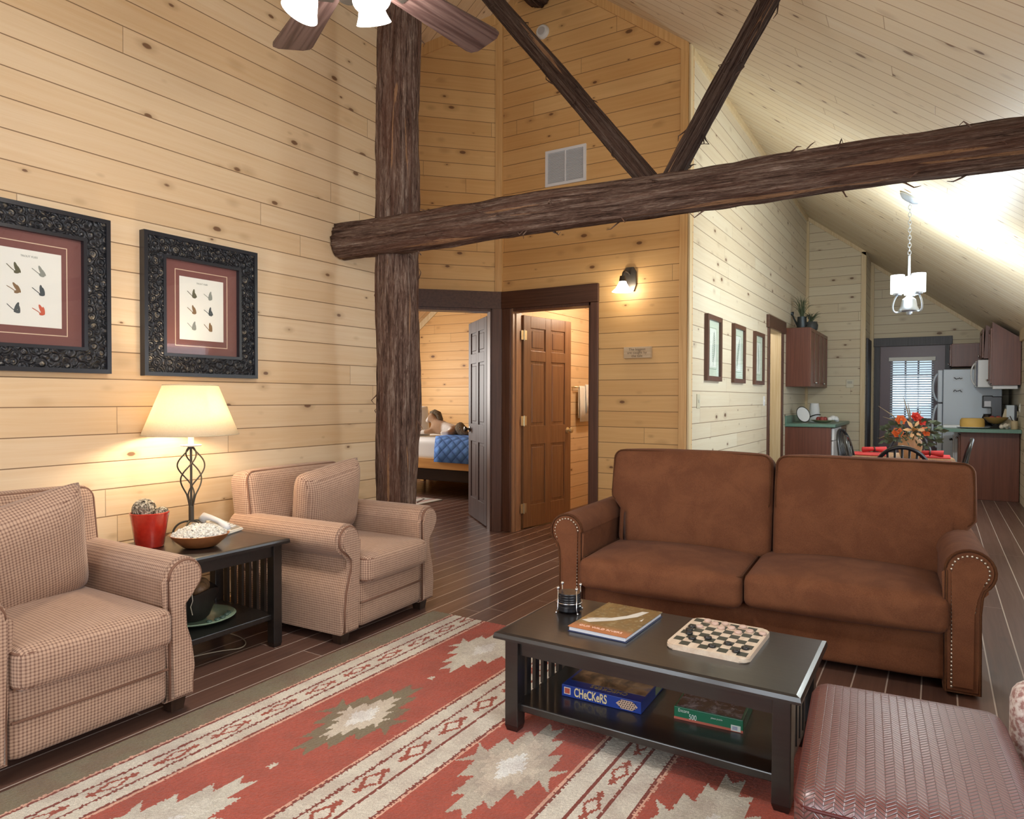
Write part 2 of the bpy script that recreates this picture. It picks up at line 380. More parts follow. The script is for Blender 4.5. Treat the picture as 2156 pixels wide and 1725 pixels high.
wall_y('wall_bathroom_back', 7.8, 7.9, -3.5, XC-0.12, M['pine_x'], top=lambda x: 2.45)
b = BM(); box(b, (-3.5, YM+0.13, 2.45), (XC-0.12, 7.9, 2.5)); struct(put('ceiling_bathroom', b, M['pine_ceiling_left']))
b = BM(); box(b, (-2.9, 8.2, 2.35), (XC-0.12, 9.7, 2.4)); struct(put('ceiling_hall', b, M['pine_ceiling_left']))
wall_x('wall_hall', -2.9, -2.8, 8.2, 9.7, M['pine_corridor'], top=2.36)
wall_y('wall_hall_near', 8.2, 8.28, -2.8, XC-0.12, M['pine_kitchen'], top=lambda x: 2.36)
wall_y('wall_hall_far', 9.6, 9.7, -2.8, XC-0.12, M['pine_kitchen'], top=lambda x: 2.36)
# windows out of frame that let the daylight in
def window(name, lo, hi, axis):
    b = BM(); t = 0.06
    a = 1-axis
    def bar(u0, u1, z0, z1):
        p = [0, 0, z0]; q = [0, 0, z1]; p[axis], q[axis] = lo[axis], hi[axis]; p[a], q[a] = u0, u1
        box(b, p, q)
    u0, u1, z0, z1 = lo[a], hi[a], lo[2], hi[2]
    bar(u0, u1, z0, z0+t); bar(u0, u1, z1-t, z1); bar(u0, u0+t, z0+t, z1-t); bar(u1-t, u1, z0+t, z1-t)
    bar((u0+u1)/2-0.02, (u0+u1)/2+0.02, z0+t, z1-t)
    return struct(put(name, b, M['white']))
window('window_1', (XR+0.02, -0.5, 0.95), (XR+0.08, 1.7, 1.95), 0)
window('added_window_5', (XR+0.02, 3.95, 0.95), (XR+0.08, 5.45, 1.95), 0)  # added out of view to even the light on the corridor wall
window('added_window_6', (XR+0.02, 6.75, 0.95), (XR+0.08, 8.65, 1.95), 0)  # added out of view to bring cool light into the kitchen
window('window_2', (-1.75, YB-0.08, 0.9), (-0.05, YB-0.02, 2.1), 1)
window('window_3', (-3.2, YB-0.08, 0.9), (-2.0, YB-0.02, 2.1), 1)
window('window_4', (-7.48, 5.8, 0.95), (-7.42, 7.0, 2.05), 0)
# ---------------- trims
n_trim = [0]
def trim(b, mat, name=None):
    n_trim[0] += 1; return struct(put('trim_%d' % n_trim[0], b, mat))
b = BM(); prism(b, [(KX-0.004, KY-0.002), (KX-0.03, KY-0.03), (KX-0.045, KY-0.055), (KX+0.015, KY-0.032), (KX+0.012, KY-0.006)], 2.235, zl(KX)-0.02, 'z'); trim(b, M['trim_pine'])
b = BM(); bbox(b, (XC-0.068, YM-0.018, 0), (XC-0.002, YM, zr(XC, YM)), 0.004); trim(b, M['trim_pine'])
b = BM(); bbox(b, (XC, YM-0.012, 0), (XC+0.018, YM+0.06, zr(XC, YM)-0.01), 0.004); trim(b, M['trim_light'])
def rake(b, x0, x1, y0, y1, fz, h=0.07): prism(b, [(x0, fz(x0)-h), (x1, fz(x1)-h), (x1, fz(x1)+0.01), (x0, fz(x0)+0.01)], y0, y1, 'y')
b = BM(); rake(b, -2.97, XC, YM-0.02, YM, lambda x: zr(x, YM), 0.085); trim(b, M['trim_pine'])
b = BM(); rake(b, KX, -3.18, YM-0.02, YM, zl, 0.085); trim(b, M['trim_pine'])
b = BM(); kprism(b, [(0, kz(0)-0.11), (1.3, kz(1.3)-0.11), (1.3, kz(1.3)), (0, kz(0))], -0.02, 0); trim(b, M['trim_pine'])
b = BM(); prism(b, [(YM+0.06, zr(XC, YM+.06)-0.075), (YK, zr(XC, YK)-0.075), (YK, zr(XC, YK)+0.005), (YM+0.06, zr(XC, YM+.06)+0.005)], XC, XC+0.02, 'x'); trim(b, M['trim_light'])
b = BM(); rake(b, XC, -0.9, YK-0.02, YK, lambda x: zr(x, YK), 0.06); trim(b, M['trim_light'])
b = BM(); bbox(b, (-0.965, YK-0.02, 0), (-0.9, YK, zr(-0.93, YK)-0.02), 0.003); trim(b, M['trim_light'])
b = BM(); bbox(b, (XC, YK-0.05, 0), (XC+0.035, YK-0.002, zr(XC, YK)-0.08), 0.003); trim(b, M['trim_light'])
b = BM(); rake(b, -0.9, XR, YF-0.02, YF, lambda x: zr(x, YF), 0.06); trim(b, M['trim_light'])
b = BM(); bbox(b, (-0.9, YF-0.05, 0), (-0.85, YF-0.001, zr(-0.88, YF)-0.05), 0.003); trim(b, M['trim_light'])
b = BM(); bbox(b, (XR-0.03, 2.0, 1.94), (XR-0.002, 10.25, 2.12), 0.003); trim(b, M['trim_light'])
b = BM(); bbox(b, (-0.9, YK+0.125, 0), (-0.875, YF-0.06, 2.14), 0.003); trim(b, M['dark_trim'])  # dark board stands for casing and for shade on the recess wall
b = BM(); rake(b, -7.3, -3.65, 8.18, 8.2, zl, 0.10); trim(b, M['trim_light'])
# door casings
def casing(name, parts, mat):
    b = BM()
    for lo, hi in parts: bbox(b, lo, hi, 0.004)
    return trim(b, mat)
b = BM(); bbox(b, (-3.46, YM-0.03, DOOR_H), (-2.478, YM, 2.233), 0.004); trim(b, M['brown_trim_x'])
b = BM(); bbox(b, (-2.554, YM-0.022, 0), (-2.480, YM, DOOR_H), 0.004); trim(b, M['brown_trim'])
b = BM(); bbox(b, (-3.455, YM-0.022, 0), (-3.362, YM, DOOR_H), 0.004); trim(b, M['brown_trim'])
b = BM(); box(b, (-3.375, YM-0.004, 0), (-3.345, YM+0.15, DOOR_H)); box(b, (-3.362, YM+0.04, 0), (-3.335, YM+0.10, DOOR_H)); trim(b, M['jamb'])
b = BM(); box(b, (-2.575, YM-0.004, 0), (-2.545, YM+0.15, DOOR_H)); box(b, (-3.345, YM-0.004, DOOR_H-0.025), (-2.56, YM+0.15, DOOR_H+0.001)); trim(b, M['brown_trim'])
b = BM(); kprism(b, [(0.004, DOOR_H), (0.97, DOOR_H), (0.97, 2.233), (0.004, 2.233)], -0.03, 0); trim(b, M['brown_trim_x'])
b = BM(); kprism(b, [(0.006, 0), (0.10, 0), (0.10, DOOR_H), (0.006, DOOR_H)], -0.022, 0); trim(b, M['brown_trim'])
b = BM(); kprism(b, [(0.88, 0), (0.965, 0), (0.965, DOOR_H), (0.88, DOOR_H)], -0.022, 0); trim(b, M['brown_trim'])
b = BM(); kprism(b, [(0.085, 0), (0.115, 0), (0.115, DOOR_H), (0.085, DOOR_H)], -0.004, 0.14); kprism(b, [(0.865, 0), (0.895, 0), (0.895, DOOR_H), (0.865, DOOR_H)], -0.004, 0.14)
kprism(b, [(0.10, DOOR_H-0.025), (0.88, DOOR_H-0.025), (0.88, DOOR_H), (0.10, DOOR_H)], -0.004, 0.14); trim(b, M['brown_trim'])
b = BM(); bbox(b, (XC, 8.46, 0), (XC+0.02, 8.54, 2.08), 0.003); bbox(b, (XC, 9.306, 0), (XC+0.02, 9.386, 2.08), 0.003); trim(b, M['brown_trim'])
b = BM(); bbox(b, (XC, 8.40, 2.08), (XC+0.035, 9.46, 2.23), 0.003); trim(b, M['brown_trim_x'])
b = BM(); box(b, (XC-0.125, 8.53, 0), (XC+0.002, 8.555, 2.08)); box(b, (XC-0.125, 9.29, 0), (XC+0.002, 9.315, 2.08)); trim(b, M['trim_light'])
b = BM(); bbox(b, (-0.84, YF-0.025, 0), (-0.76, YF, 2.05), 0.003); bbox(b, (0.09, YF-0.025, 0), (0.17, YF, 2.05), 0.003); bbox(b, (-0.85, YF-0.03, 2.05), (0.18, YF, 2.18), 0.003); trim(b, M['dark_trim'])
# baseboard
b = BM(); bbox(b, (XL, YB, 0), (XL+0.015, 4.15, 0.09), 0.003); o = struct(put('baseboard_left', b, M['trim_pine']))
b = BM(); bbox(b, (-2.478, YM-0.015, 0), (XC-0.07, YM, 0.09), 0.003); struct(put('baseboard_middle', b, M['trim_pine']))
# ---------------- doors
def hinge(z, x, y, parent):
    b = BM(); bbox(b, (x-0.042, y-0.003, z-0.045), (x+0.042, y+0.003, z+0.045), 0.002); tube(b, [(x, y-0.006, z-0.05), (x, y-0.006, z+0.05)], 0.007, 10)
    return put('hinge', b, M['brass'], parent)
def knob(x, y, z, s, parent, mat):
    b = BM(); ax = Matrix.Rotation(-s*PI/2, 3, 'X')
    lathe(b, [(0.03, 0), (0.03, 0.006), (0.012, 0.012), (0.011, 0.03), (0.022, 0.036), (0.029, 0.048), (0.026, 0.06), (0.012, 0.066)], (x, y, z), 20, axis=ax)
    return put('door_knob', b, mat, parent, True, 40)
def panel_door(name, loc, rz, mat, knobmat, W_=0.76, H=2.03, T=0.036):
    d = bpy.data.objects.new(name, None); COL.objects.link(d); d.location = loc; d.rotation_euler = (0, 0, rz); struct(d)
    b = BM(); h = T/2
    box(b, (0.01, -0.008, 0.02), (W_-0.01, 0.008, H-0.02))
    st = 0.105; mid = (W_/2-0.045, W_/2+0.045)
    rails = [(0.012, 0.22), (0.80, 0.98), (1.60, 1.70), (H-0.115, H)]
    for x0, x1 in ((0, st), (W_-st, W_), mid): bbox(b, (x0, -h, 0.012), (x1, h, H), 0.003)
    for z0, z1 in rails:
        bbox(b, (st, -h, z0), (mid[0], h, z1), 0.003); bbox(b, (mid[1], -h, z0), (W_-st, h, z1), 0.003)
    for (a, c), (e, f) in zip(rails, rails[1:]):
        for x0, x1 in ((st, mid[0]), (mid[1], W_-st)): bbox(b, (x0+0.022, -h+0.005, c+0.022), (x1-0.022, h-0.005, e-0.022), 0.010, 1)
    put('door_leaf', b, mat, d)
    for z in (0.20, 1.03, 1.84): hinge(z, 0.0, -h-0.002 if rz > 2 else -h-0.002, d)
    knob(W_-0.06, h, 0.92, 1, d, knobmat); knob(W_-0.06, -h, 0.92, -1, d, knobmat)
    return d
panel_door('door_1', (-3.655, 5.49, 0), math.radians(138.4), M['door_dark'], M['bronze'])
panel_door('door_2', (-3.345, 5.60, 0), math.radians(81.0), M['door_brown'], M['brass'])
d = bpy.data.objects.new('door_3', None); COL.objects.link(d); d.location = (-0.76, YF+0.05, 0); struct(d)
mm = plain('purple_brown_paint', (0.105, 0.05, 0.062), 0.35)
b = BM(); Wd, Hd = 0.85, 2.05; gx0, gx1, gz0, gz1 = 0.17, 0.68, 0.95, 1.86
for lo, hi in (((0, -.02, .01), (gx0, .02, Hd)), ((gx1, -.02, .01), (Wd, .02, Hd)), ((gx0, -.02, .01), (gx1, .02, gz0)), ((gx0, -.02, gz1), (gx1, .02, Hd))): box(b, lo, hi)
put('door_leaf', b, mm, d)
t = NT('window_pane'); g = t.n.new('ShaderNodeBsdfTransparent'); g.inputs[0].default_value = (0.92, 0.96, 0.97, 1); gl = t.n.new('ShaderNodeBsdfGlossy'); gl.inputs['Roughness'].default_value = 0.03
mx = t.n.new('ShaderNodeMixShader'); mx.inputs[0].default_value = 0.06; t.t.links.new(g.outputs[0], mx.inputs[1]); t.t.links.new(gl.outputs[0], mx.inputs[2]); t.t.links.new(mx.outputs[0], t.out.inputs[0])
M['pane'] = t.m
b = BM(); box(b, (gx0, 0.004, gz0), (gx1, 0.008, gz1)); put('glass_pane', b, M['pane'], d)
b = BM()
for x in (gx0+0.17, gx0+0.34): box(b, (x-0.012, 0.009, gz0), (x+0.012, 0.02, gz1))
box(b, (gx0, 0.009, 1.60), (gx1, 0.02, 1.62)); put('muntin', b, mm, d)
b = BM()
for k in range(24):
    z = gz0+0.0+k*0.0365; x0, x1 = gx0-0.03, gx1+0.03
    v = [b.verts.new(p) for p in ((x0, -0.075, z), (x1, -0.075, z), (x1, -0.035, z+0.018), (x0, -0.035, z+0.018))]; b.faces.new(v)
    w = [b.verts.new((q.co.x, q.co.y, q.co.z-0.0015)) for q in v]; b.faces.new(w[::-1])
    for i in range(4): b.faces.new((v[i], w[i], w[(i+1) % 4], v[(i+1) % 4]))
bl = put('blind', b, plain('blind_slats', (0.78, 0.82, 0.86), 0.5), d)
b = BM(); bbox(b, (gx0-0.05, -0.085, gz1-0.04), (gx1+0.05, -0.022, gz1+0.02), 0.004); put('headrail', b, M['offwhite'], bl)
# ---------------- bark logs
def bark(name, seed, red=0.5, gain=1.0):
    t = NT(name); o = t.obj(); s = t.sep(o)
    ang = t.math('ARCTAN2', s[1], s[0])
    cx = t.math('MULTIPLY', t.math('COSINE', ang), 1.0); cy = t.math('SINE', ang)
    v = t.comb(t.math('MULTIPLY', cx, 5.5), t.math('MULTIPLY', cy, 5.5), t.math('MULTIPLY_ADD', s[2], 2.2, seed))
    n1 = t.noise(v, 1.0, 5.0, 0.68, 0.6)
    v2 = t.comb(t.math('MULTIPLY', cx, 15.0), t.math('MULTIPLY', cy, 15.0), t.math('MULTIPLY_ADD', s[2], 11.0, seed))
    n2 = t.noise(v2, 1.0, 5.0, 0.75, 1.2)
    c = t.ramp(t.math('MULTIPLY_ADD', n2, 0.5, t.math('MULTIPLY', n1, 0.5)), [(0.33, (0.016, 0.010, 0.008)), (0.42, (0.080, 0.046, 0.034)), (0.49, (0.18, 0.108, 0.082)), (0.56, (0.30, 0.21, 0.165)), (0.65, (0.52, 0.42, 0.35))])
    v3 = t.comb(t.math('MULTIPLY', cx, 1.6), t.math('MULTIPLY', cy, 1.6), t.math('MULTIPLY_ADD', s[2], 0.9, seed*2.0))
    n3 = t.noise(v3, 1.0, 2.0, 0.5, 0.3)
    c = t.mix(t.math('MULTIPLY', t.ss(n3, 0.5, 0.62), red*0.55), c, (0.19, 0.085, 0.055))
    c = t.mix(1.0, c, (gain, gain*.97, gain*.95), 'MULTIPLY')
    v4 = t.comb(t.math('MULTIPLY', cx, 2.6), t.math('MULTIPLY', cy, 2.6), t.math('MULTIPLY_ADD', s[2], 1.1, seed*3.0+5))
    n4 = t.noise(v4, 1.0, 3.0, 0.45, 0.5)
    peel = t.math('MULTIPLY', t.ss(n4, 0.665, 0.685), t.ss(n2, 0.35, 0.5))
    c = t.mix(t.math('MULTIPLY', peel, 0.85), c, (0.46, 0.25, 0.13))
    return t.bsdf(c, 0.85, t.bump(t.math('MULTIPLY_ADD', n2, 0.6, n1), 1.0, 0.03), spec=0.15)
def log(name, label, p0, p1, r0, r1, seed, mat, shreds=14, crook=0.012, endmat=None):
    p0, p1 = Vector(p0), Vector(p1); L = (p1-p0).length; q = (p1-p0).to_track_quat('Z', 'Y')
    nz = max(20, int(L/0.035)); nk = 56; b = BM(); rings = []; rng = random.Random(seed)
    for i in range(nz+1):
        z = L*i/nz; r = r0+(r1-r0)*i/nz; ring = []
        ox = crook*noise.noise((z*0.9, seed, 0)); oy = crook*noise.noise((z*0.9, seed, 9))
        for k in range(nk):
            a = 2*PI*k/nk; ca, sa = math.cos(a), math.sin(a)
            d = 0.075*noise.noise((ca*1.3, sa*1.3, z*1.2+seed)) + 0.075*noise.noise((ca*4, sa*4, z*0.9+seed*3)) + 0.065*noise.noise((ca*9, sa*9, z*1.8+seed*5)) + 0.05*noise.noise((ca*14, sa*14, z*6+seed*7))
            rr = r*(1+d*1.5)
            ring.append(b.verts.new((rr*ca+ox*r/0.1, rr*sa+oy*r/0.1, z)))
        rings.append(ring)
    for A, B in zip(rings, rings[1:]):
        for k in range(nk): b.faces.new((A[k], A[(k+1) % nk], B[(k+1) % nk], B[k]))
    for R_, zz in ((rings[0], -0.012), (rings[-1], L+0.012)):
        cv = b.verts.new((0, 0, zz))
        for k in range(nk):
            f = b.faces.new((R_[k], R_[(k+1) % nk], cv)) if zz > 0 else b.faces.new((R_[(k+1) % nk], R_[k], cv))
    e = thing(name, label, 'log', p0); e.rotation_mode = 'QUATERNION'; e.rotation_quaternion = q
    put('log_trunk', b, mat, e, True)
    b = BM()
    for k in range(shreds):
        z = rng.uniform(0.05, 0.95)*L; a = rng.uniform(0, 2*PI); r = (r0+(r1-r0)*z/L)
        u = Vector((math.cos(a), math.sin(a), 0)); tz = rng.choice((-1, 1)); l = rng.uniform(0.02, 0.07); tn = Vector((-math.sin(a), math.cos(a), 0))
        pts = [u*r*0.9+Vector((0, 0, z)), u*(r*1.03+0.006)+Vector((0, 0, z+tz*l*0.5)), u*(r*1.06+0.012+rng.uniform(0, 0.02))+Vector((0, 0, z+tz*l))+tn*rng.uniform(-.015, .015), u*(r*1.06+0.03*rng.random())+Vector((0, 0, z+tz*l*1.4))+tn*rng.uniform(-.03, .03)]
        tube(b, pts, [0.006, 0.004, 0.003, 0.0012], 5)
    put('bark_shreds', b, mat, e)['kind'] = 'stuff'
    return e
BK = [bark('bark_%s' % w, s, r, g) for w, s, r, g in (('post', 1.7, 0.7, 0.95), ('beam', 4.3, 0.75, 0.9), ('brace', 7.9, 0.5, 0.55), ('ridge', 11.1, 0.4, 0.6))]
log('log_post', 'upright bark-covered cedar log post standing behind the far armchair', (-3.115, 3.57, 0), (-3.105, 3.57, 4.98), 0.143, 0.136, 3, BK[0], 22, 0.02)
log('log_beam', 'long horizontal bark-covered log beam crossing the room in front of the post', (-3.485, 3.43, 2.315), (0.62, 3.43, 2.27), 0.122, 0.092, 5, BK[1], 40, 0.014)
log('log_brace', 'dark diagonal log brace leaning left from the beam up to the ridge', (-1.288, 3.44, 2.37), (-3.06, 3.44, 4.62), 0.052, 0.046, 9, BK[2], 30, 0.012)
log('log_brace', 'thin diagonal log brace leaning right from the beam up to the ceiling', (-1.195, 3.47, 2.36), (-0.66, 3.47, 3.23), 0.052, 0.047, 13, BK[2], 22, 0.012)
log('ridge_log', 'log ridge pole under the roof peak ending at the planked wall', (-3.065, -2.9, 4.86), (-3.065, 5.42, 4.86), 0.125, 0.125, 17, BK[3], 6)
# ------------------------------------------------------------------ fabrics and furniture materials
def check_fabric(name, base, line, pitch=0.0115, duty=0.42):
    t = NT(name); p = t.sep(t.obj()); n = t.sep(t.onormal()); m = None
    for k in range(3):
        fr = t.math('FRACT', t.math('MULTIPLY_ADD', p[k], 1/pitch, 100.0))
        ln = t.math('MULTIPLY', t.math('LESS_THAN', fr, duty), t.math('LESS_THAN', t.math('ABSOLUTE', n[k]), 0.72))
        m = ln if m is None else t.math('ADD', m, ln)
    v = t.noise(t.obj(), 40.0, 3.0)
    f = t.math('MULTIPLY_ADD', t.math('SUBTRACT', v, 0.5), 0.35, t.math('MULTIPLY', m, 0.40), clamp=True)
    return t.bsdf(t.mix(f, base, line), 0.9, t.bump(t.math('MULTIPLY', m, -1.0), 0.25, 0.002), spec=0.15, sheen=0.15)
M['check'] = check_fabric('check_weave_fabric', (0.50, 0.335, 0.24), (0.125, 0.058, 0.043))
M['welt'] = plain('brown_welt_cord', (0.19, 0.095, 0.06), 0.85)
def suede(name, c1, c2):
    t = NT(name); o = t.obj(); n1 = t.noise(o, 7.0, 4.0, 0.6, 0.6); n2 = t.noise(o, 260.0, 2.0)
    f = t.math('MULTIPLY_ADD', t.math('SUBTRACT', n2, 0.5), 0.7, n1)
    return t.bsdf(t.mix(t.ss(f, 0.3, 0.75), c1, c2), 0.82, t.bump(n2, 0.15, 0.001), spec=0.10, sheen=0.04)
M['suede'] = suede('brown_suede', (0.150, 0.058, 0.029), (0.205, 0.083, 0.040))
M['suede_dark'] = suede('brown_suede_dark_welt', (0.085, 0.032, 0.014), (0.12, 0.05, 0.022))  # welt cord in a darker brown of the same suede
M['espresso'] = grainy('espresso_wood', (0.014, 0.011, 0.010), (0.009, 0.007, 0.0065), 'x', 1.0, 0.38, spec=0.7, coat=0.35)
M['foot'] = grainy('dark_wood_foot', (0.05, 0.025, 0.015), (0.03, 0.015, 0.01), 'z', 1.0, 0.4)
M['nail'] = plain('pewter_nailhead', (0.62, 0.55, 0.46), 0.3, metal=0.9)
t = NT('woven_burgundy_leather'); o = t.sep(t.obj())
pu, pv = 0.0185, 0.0125
u = t.math('MULTIPLY_ADD', o[0], 1/pu, 40.0); row = t.math('PINGPONG', u, 1.0)
vv = t.math('FRACT', t.math('ADD', t.math('MULTIPLY_ADD', t.math('ADD', o[1], o[2]), 1/pv, 60.0), t.math('MULTIPLY', row, 1.5)))
seam = t.math('MINIMUM', t.math('FRACT', u), t.math('SUBTRACT', 1.0, t.math('FRACT', u)))
hgt = t.math('MULTIPLY', t.ss(t.math('MINIMUM', vv, t.math('SUBTRACT', 1.0, vv)), 0.02, 0.22), t.ss(seam, -0.1, 0.10))
t.bsdf(t.mix(hgt, (0.02, 0.004, 0.004), (0.12, 0.013, 0.013)), 0.42, t.bump(hgt, 0.6, 0.0022), spec=0.5)
t.b.inputs['IOR'].default_value = 2.3
M['leather'] = t.m
M['leather_welt'] = plain('burgundy_leather_cord', (0.085, 0.012, 0.012), 0.35)

# ------------------------------------------------------------------ navajo rug
def build_rug():
    x0, x1, y0, y1, c = -2.475, 0.075, 0.10, 3.15, 0.006
    nx, ny = int((x1-x0)/c), int((y1-y0)/c)
    X, Y = np.meshgrid(x0+(np.arange(nx)+.5)*c, y0+(np.arange(ny)+.5)*c, indexing='ij')
    rs = np.random.RandomState(3)
    jx = X+rs.uniform(-.0022, .0022, X.shape); jy = Y+rs.uniform(-.0022, .0022, X.shape)
    red, cream, olive, pink, dred, white, tan = (.40, .082, .052), (.66, .61, .52), (.20, .165, .10), (.72, .42, .31), (.22, .045, .03), (.80, .80, .77), (.50, .45, .37)
    img = np.empty(X.shape+(3,)); img[:] = red
    def fill(m, col): img[m] = col
    def inpoly(poly, px, py):
        ins = np.zeros(px.shape, bool); n = len(poly)
        for i in range(n):
            ax, ay = poly[i]; bx, by = poly[(i+1) % n]
            if ay == by: continue
            cnd = ((ay > py) != (by > py)) & (px < (bx-ax)*(py-ay)/(by-ay)+ax); ins ^= cnd
        return ins
    fill((jx < -2.345) | (jx > -0.055), olive)
    half = [(0, .285), (.032, .33), (.034, .215), (.070, .245), (.073, .12), (.115, .150), (.12, .035), (.176, .072), (.142, 0), (.176, -.072), (.12, -.035), (.115, -.150), (.073, -.12), (.070, -.245), (.034, -.215), (.032, -.33), (0, -.285)]
    med = half+[(-a, b) for a, b in half[::-1][1:-1]]
    for cx in (-1.885, -1.205, -0.545):
        for k, cy in enumerate((0.27, 1.115, 1.955, 2.80)):
            ol = (cx == -1.885 and cy == 1.955)
            for s, col in ((1.0, olive if ol else ((.60, .57, .49) if cx != -1.205 else tan)), (0.62, (.62, .55, .45) if (ol or cx == -1.205) else (.66, .63, .55)), (0.30, white)):
                fill(inpoly([(cx+a*s*1.02, cy+b*s) for a, b in med], jx, jy), col)
        for cy in (0.69, 1.53, 2.385): fill((abs(jx-cx-0.0) < .012) & (abs(jy-cy) < .017), cream)
    def stripe(a, b, col): fill((jx > a) & (jx < b), col)
    for a, b, l1, l2 in ((-2.345, -2.110, -2.263, -2.183), (-1.672, -1.388, -1.590, -1.492), (-1.016, -0.745, -0.921, -0.836), (-0.345, -0.060, -0.262, -0.18)):
        stripe(a, b, pink); stripe(a+.010, b-.010, dred); stripe(a+.021, b-.021, cream)
        stripe(l1-.0055, l1+.0055, dred); stripe(l2-.0055, l2+.0055, dred)
        m = (l1+l2)/2; hw = (l2-l1)/2-.014
        for k in range(15):
            cy = 0.098+0.2175*k+(0.022 if a > -2 else 0)+(0.03 if a > -1.1 else 0)
            dx, dy = abs(jx-m), abs(jy-cy)
            dia = dx/hw+dy/.072
            fill((dia < 1.0) & (dy < .075), (.34, .075, .045)); fill(dx/(hw*.66)+dy/.042 < 1.0, (.70, .64, .55))
            fill((dx < .006) & (dy > .066) & (dy < .085), (.34, .075, .045)); fill((dx < .014) & (dy > .058) & (dy < .072), (.34, .075, .045))
    img *= (1+0.16*(rs.rand(*X.shape)-.5))[..., None]
    vs = [(x0+i*c, y0+j*c) for i in range(nx+1) for j in range(ny+1)]
    hgt = 0.011+rs.uniform(0, .002, len(vs)); V = [(x, y, z) for (x, y), z in zip(vs, hgt)]
    Fc = [(i*(ny+1)+j, (i+1)*(ny+1)+j, (i+1)*(ny+1)+j+1, i*(ny+1)+j+1) for i in range(nx) for j in range(ny)]
    n0 = len(V); V += [(x0, y0, .001), (x0+nx*c, y0, .001), (x0+nx*c, y0+ny*c, .001), (x0, y0+ny*c, .001)]
    V += [(x0, y0, .0105), (x0+nx*c, y0, .0105), (x0+nx*c, y0+ny*c, .0105), (x0, y0+ny*c, .0105)]
    side = [(n0+k, n0+(k+1) % 4, n0+4+(k+1) % 4, n0+4+k) for k in range(4)]+[(n0+3, n0+2, n0+1, n0)]
    me = bpy.data.meshes.new('rug'); me.from_pydata(V, [], Fc+side); me.update()
    at = me.attributes.new('yarn', 'FLOAT_COLOR', 'FACE')
    cols = np.ones((len(Fc)+5, 4)); cols[:len(Fc), :3] = img.reshape(-1, 3); cols[len(Fc):, :3] = olive
    at.data.foreach_set('color', cols.ravel())
    t = NT('rug_yarn'); a = t.n.new('ShaderNodeAttribute'); a.attribute_name = 'yarn'; p = t.pos()
    n1 = t.noise(p, 330.0, 2.0); n2 = t.noise(p, 9.0, 3.0)
    c_ = t.mix(t.math('MULTIPLY', t.ss(n1, 0.62, 0.35), 0.30), a.outputs['Color'], (0.07, 0.03, 0.02))
    c_ = t.mix(t.math('MULTIPLY', t.ss(n2, 0.6, 0.35), 0.22), c_, (0.16, 0.05, 0.035))
    t.bsdf(c_, 0.95, t.bump(n1, 0.6, 0.004), spec=0.05, sheen=0.2); me.materials.append(t.m)
    o = bpy.data.objects.new('area_rug', me); COL.objects.link(o)
    return tag(o, 'red and cream southwestern rug with stepped medallions lying on the floorboards', 'rug')
build_rug()
RZ = 0.0125   # top of the rug

# ------------------------------------------------------------------ armchairs
def pillow_bm(w, h, th, n=18, pinch=0.045):
    b = BM(); grid = {}
    for s in (1, -1):
        for i in range(n+1):
            for j in range(n+1):
                u, v = 2*i/n-1, 2*j/n-1
                q_ = 1-0.05*(u*v)**6; x = u*w/2*(1-pinch*(1-v*v))*q_; z = v*h/2*(1-pinch*(1-u*u))*q_
                y = s*th/2*((1-u**4)*(1-v**4))**0.55
                if i in (0, n) or j in (0, n):
                    if s == -1: grid[s, i, j] = grid[1, i, j]; continue
                    y = 0
                y += 0.006*noise.noise((u*2.2, v*2.2, s*3.0+w*9))*(1-u*u)*(1-v*v)
                grid[s, i, j] = b.verts.new((x, y, z))
        for i in range(n):
            for j in range(n):
                q = [grid[s, i, j], grid[s, i+1, j], grid[s, i+1, j+1], grid[s, i, j+1]]
                b.faces.new(q if s == 1 else q[::-1])
    edge = [grid[1, i, 0].co.copy() for i in range(n)]+[grid[1, n, j].co.copy() for j in range(n)]+[grid[1, i, n].co.copy() for i in range(n, 0, -1)]+[grid[1, 0, j].co.copy() for j in range(n, 0, -1)]
    return b, edge
def arm_profile(sgn, inner, yc, zc, r, outer_bottom, waist, z0, off=0.0):
    pts = [(inner+off, z0+off), (inner+off, zc)]
    for k in range(0, 15):
        a = math.radians(180-k*(240/14)); pts.append((yc+(r-off)*math.cos(a), zc+(r-off)*math.sin(a)))
    pts += [(waist-off*.7, zc-r*1.25), (waist+0.002-off, zc-r*1.75), (waist*.6+outer_bottom*.4-off, zc-r*2.5), (waist*.25+outer_bottom*.75-off, (zc+z0)/2-0.02), (outer_bottom-off, (zc+z0)/2-0.12), (outer_bottom-off, z0+off)]
    return [(sgn*y, z) for y, z in pts]
def rect_path(y0, y1, z0, z1, r, x, n=5, plane='yz'):
    P = []
    for cy, cz, a0 in ((y1-r, z1-r, 0), (y0+r, z1-r, 90), (y0+r, z0+r, 180), (y1-r, z0+r, 270)):
        for k in range(n+1):
            a = math.radians(a0+90*k/n); P.append((cy+r*math.cos(a), cz+r*math.sin(a)))
    return [(x, y, z) for y, z in P] if plane == 'yz' else [(y, z, x) for y, z in P]
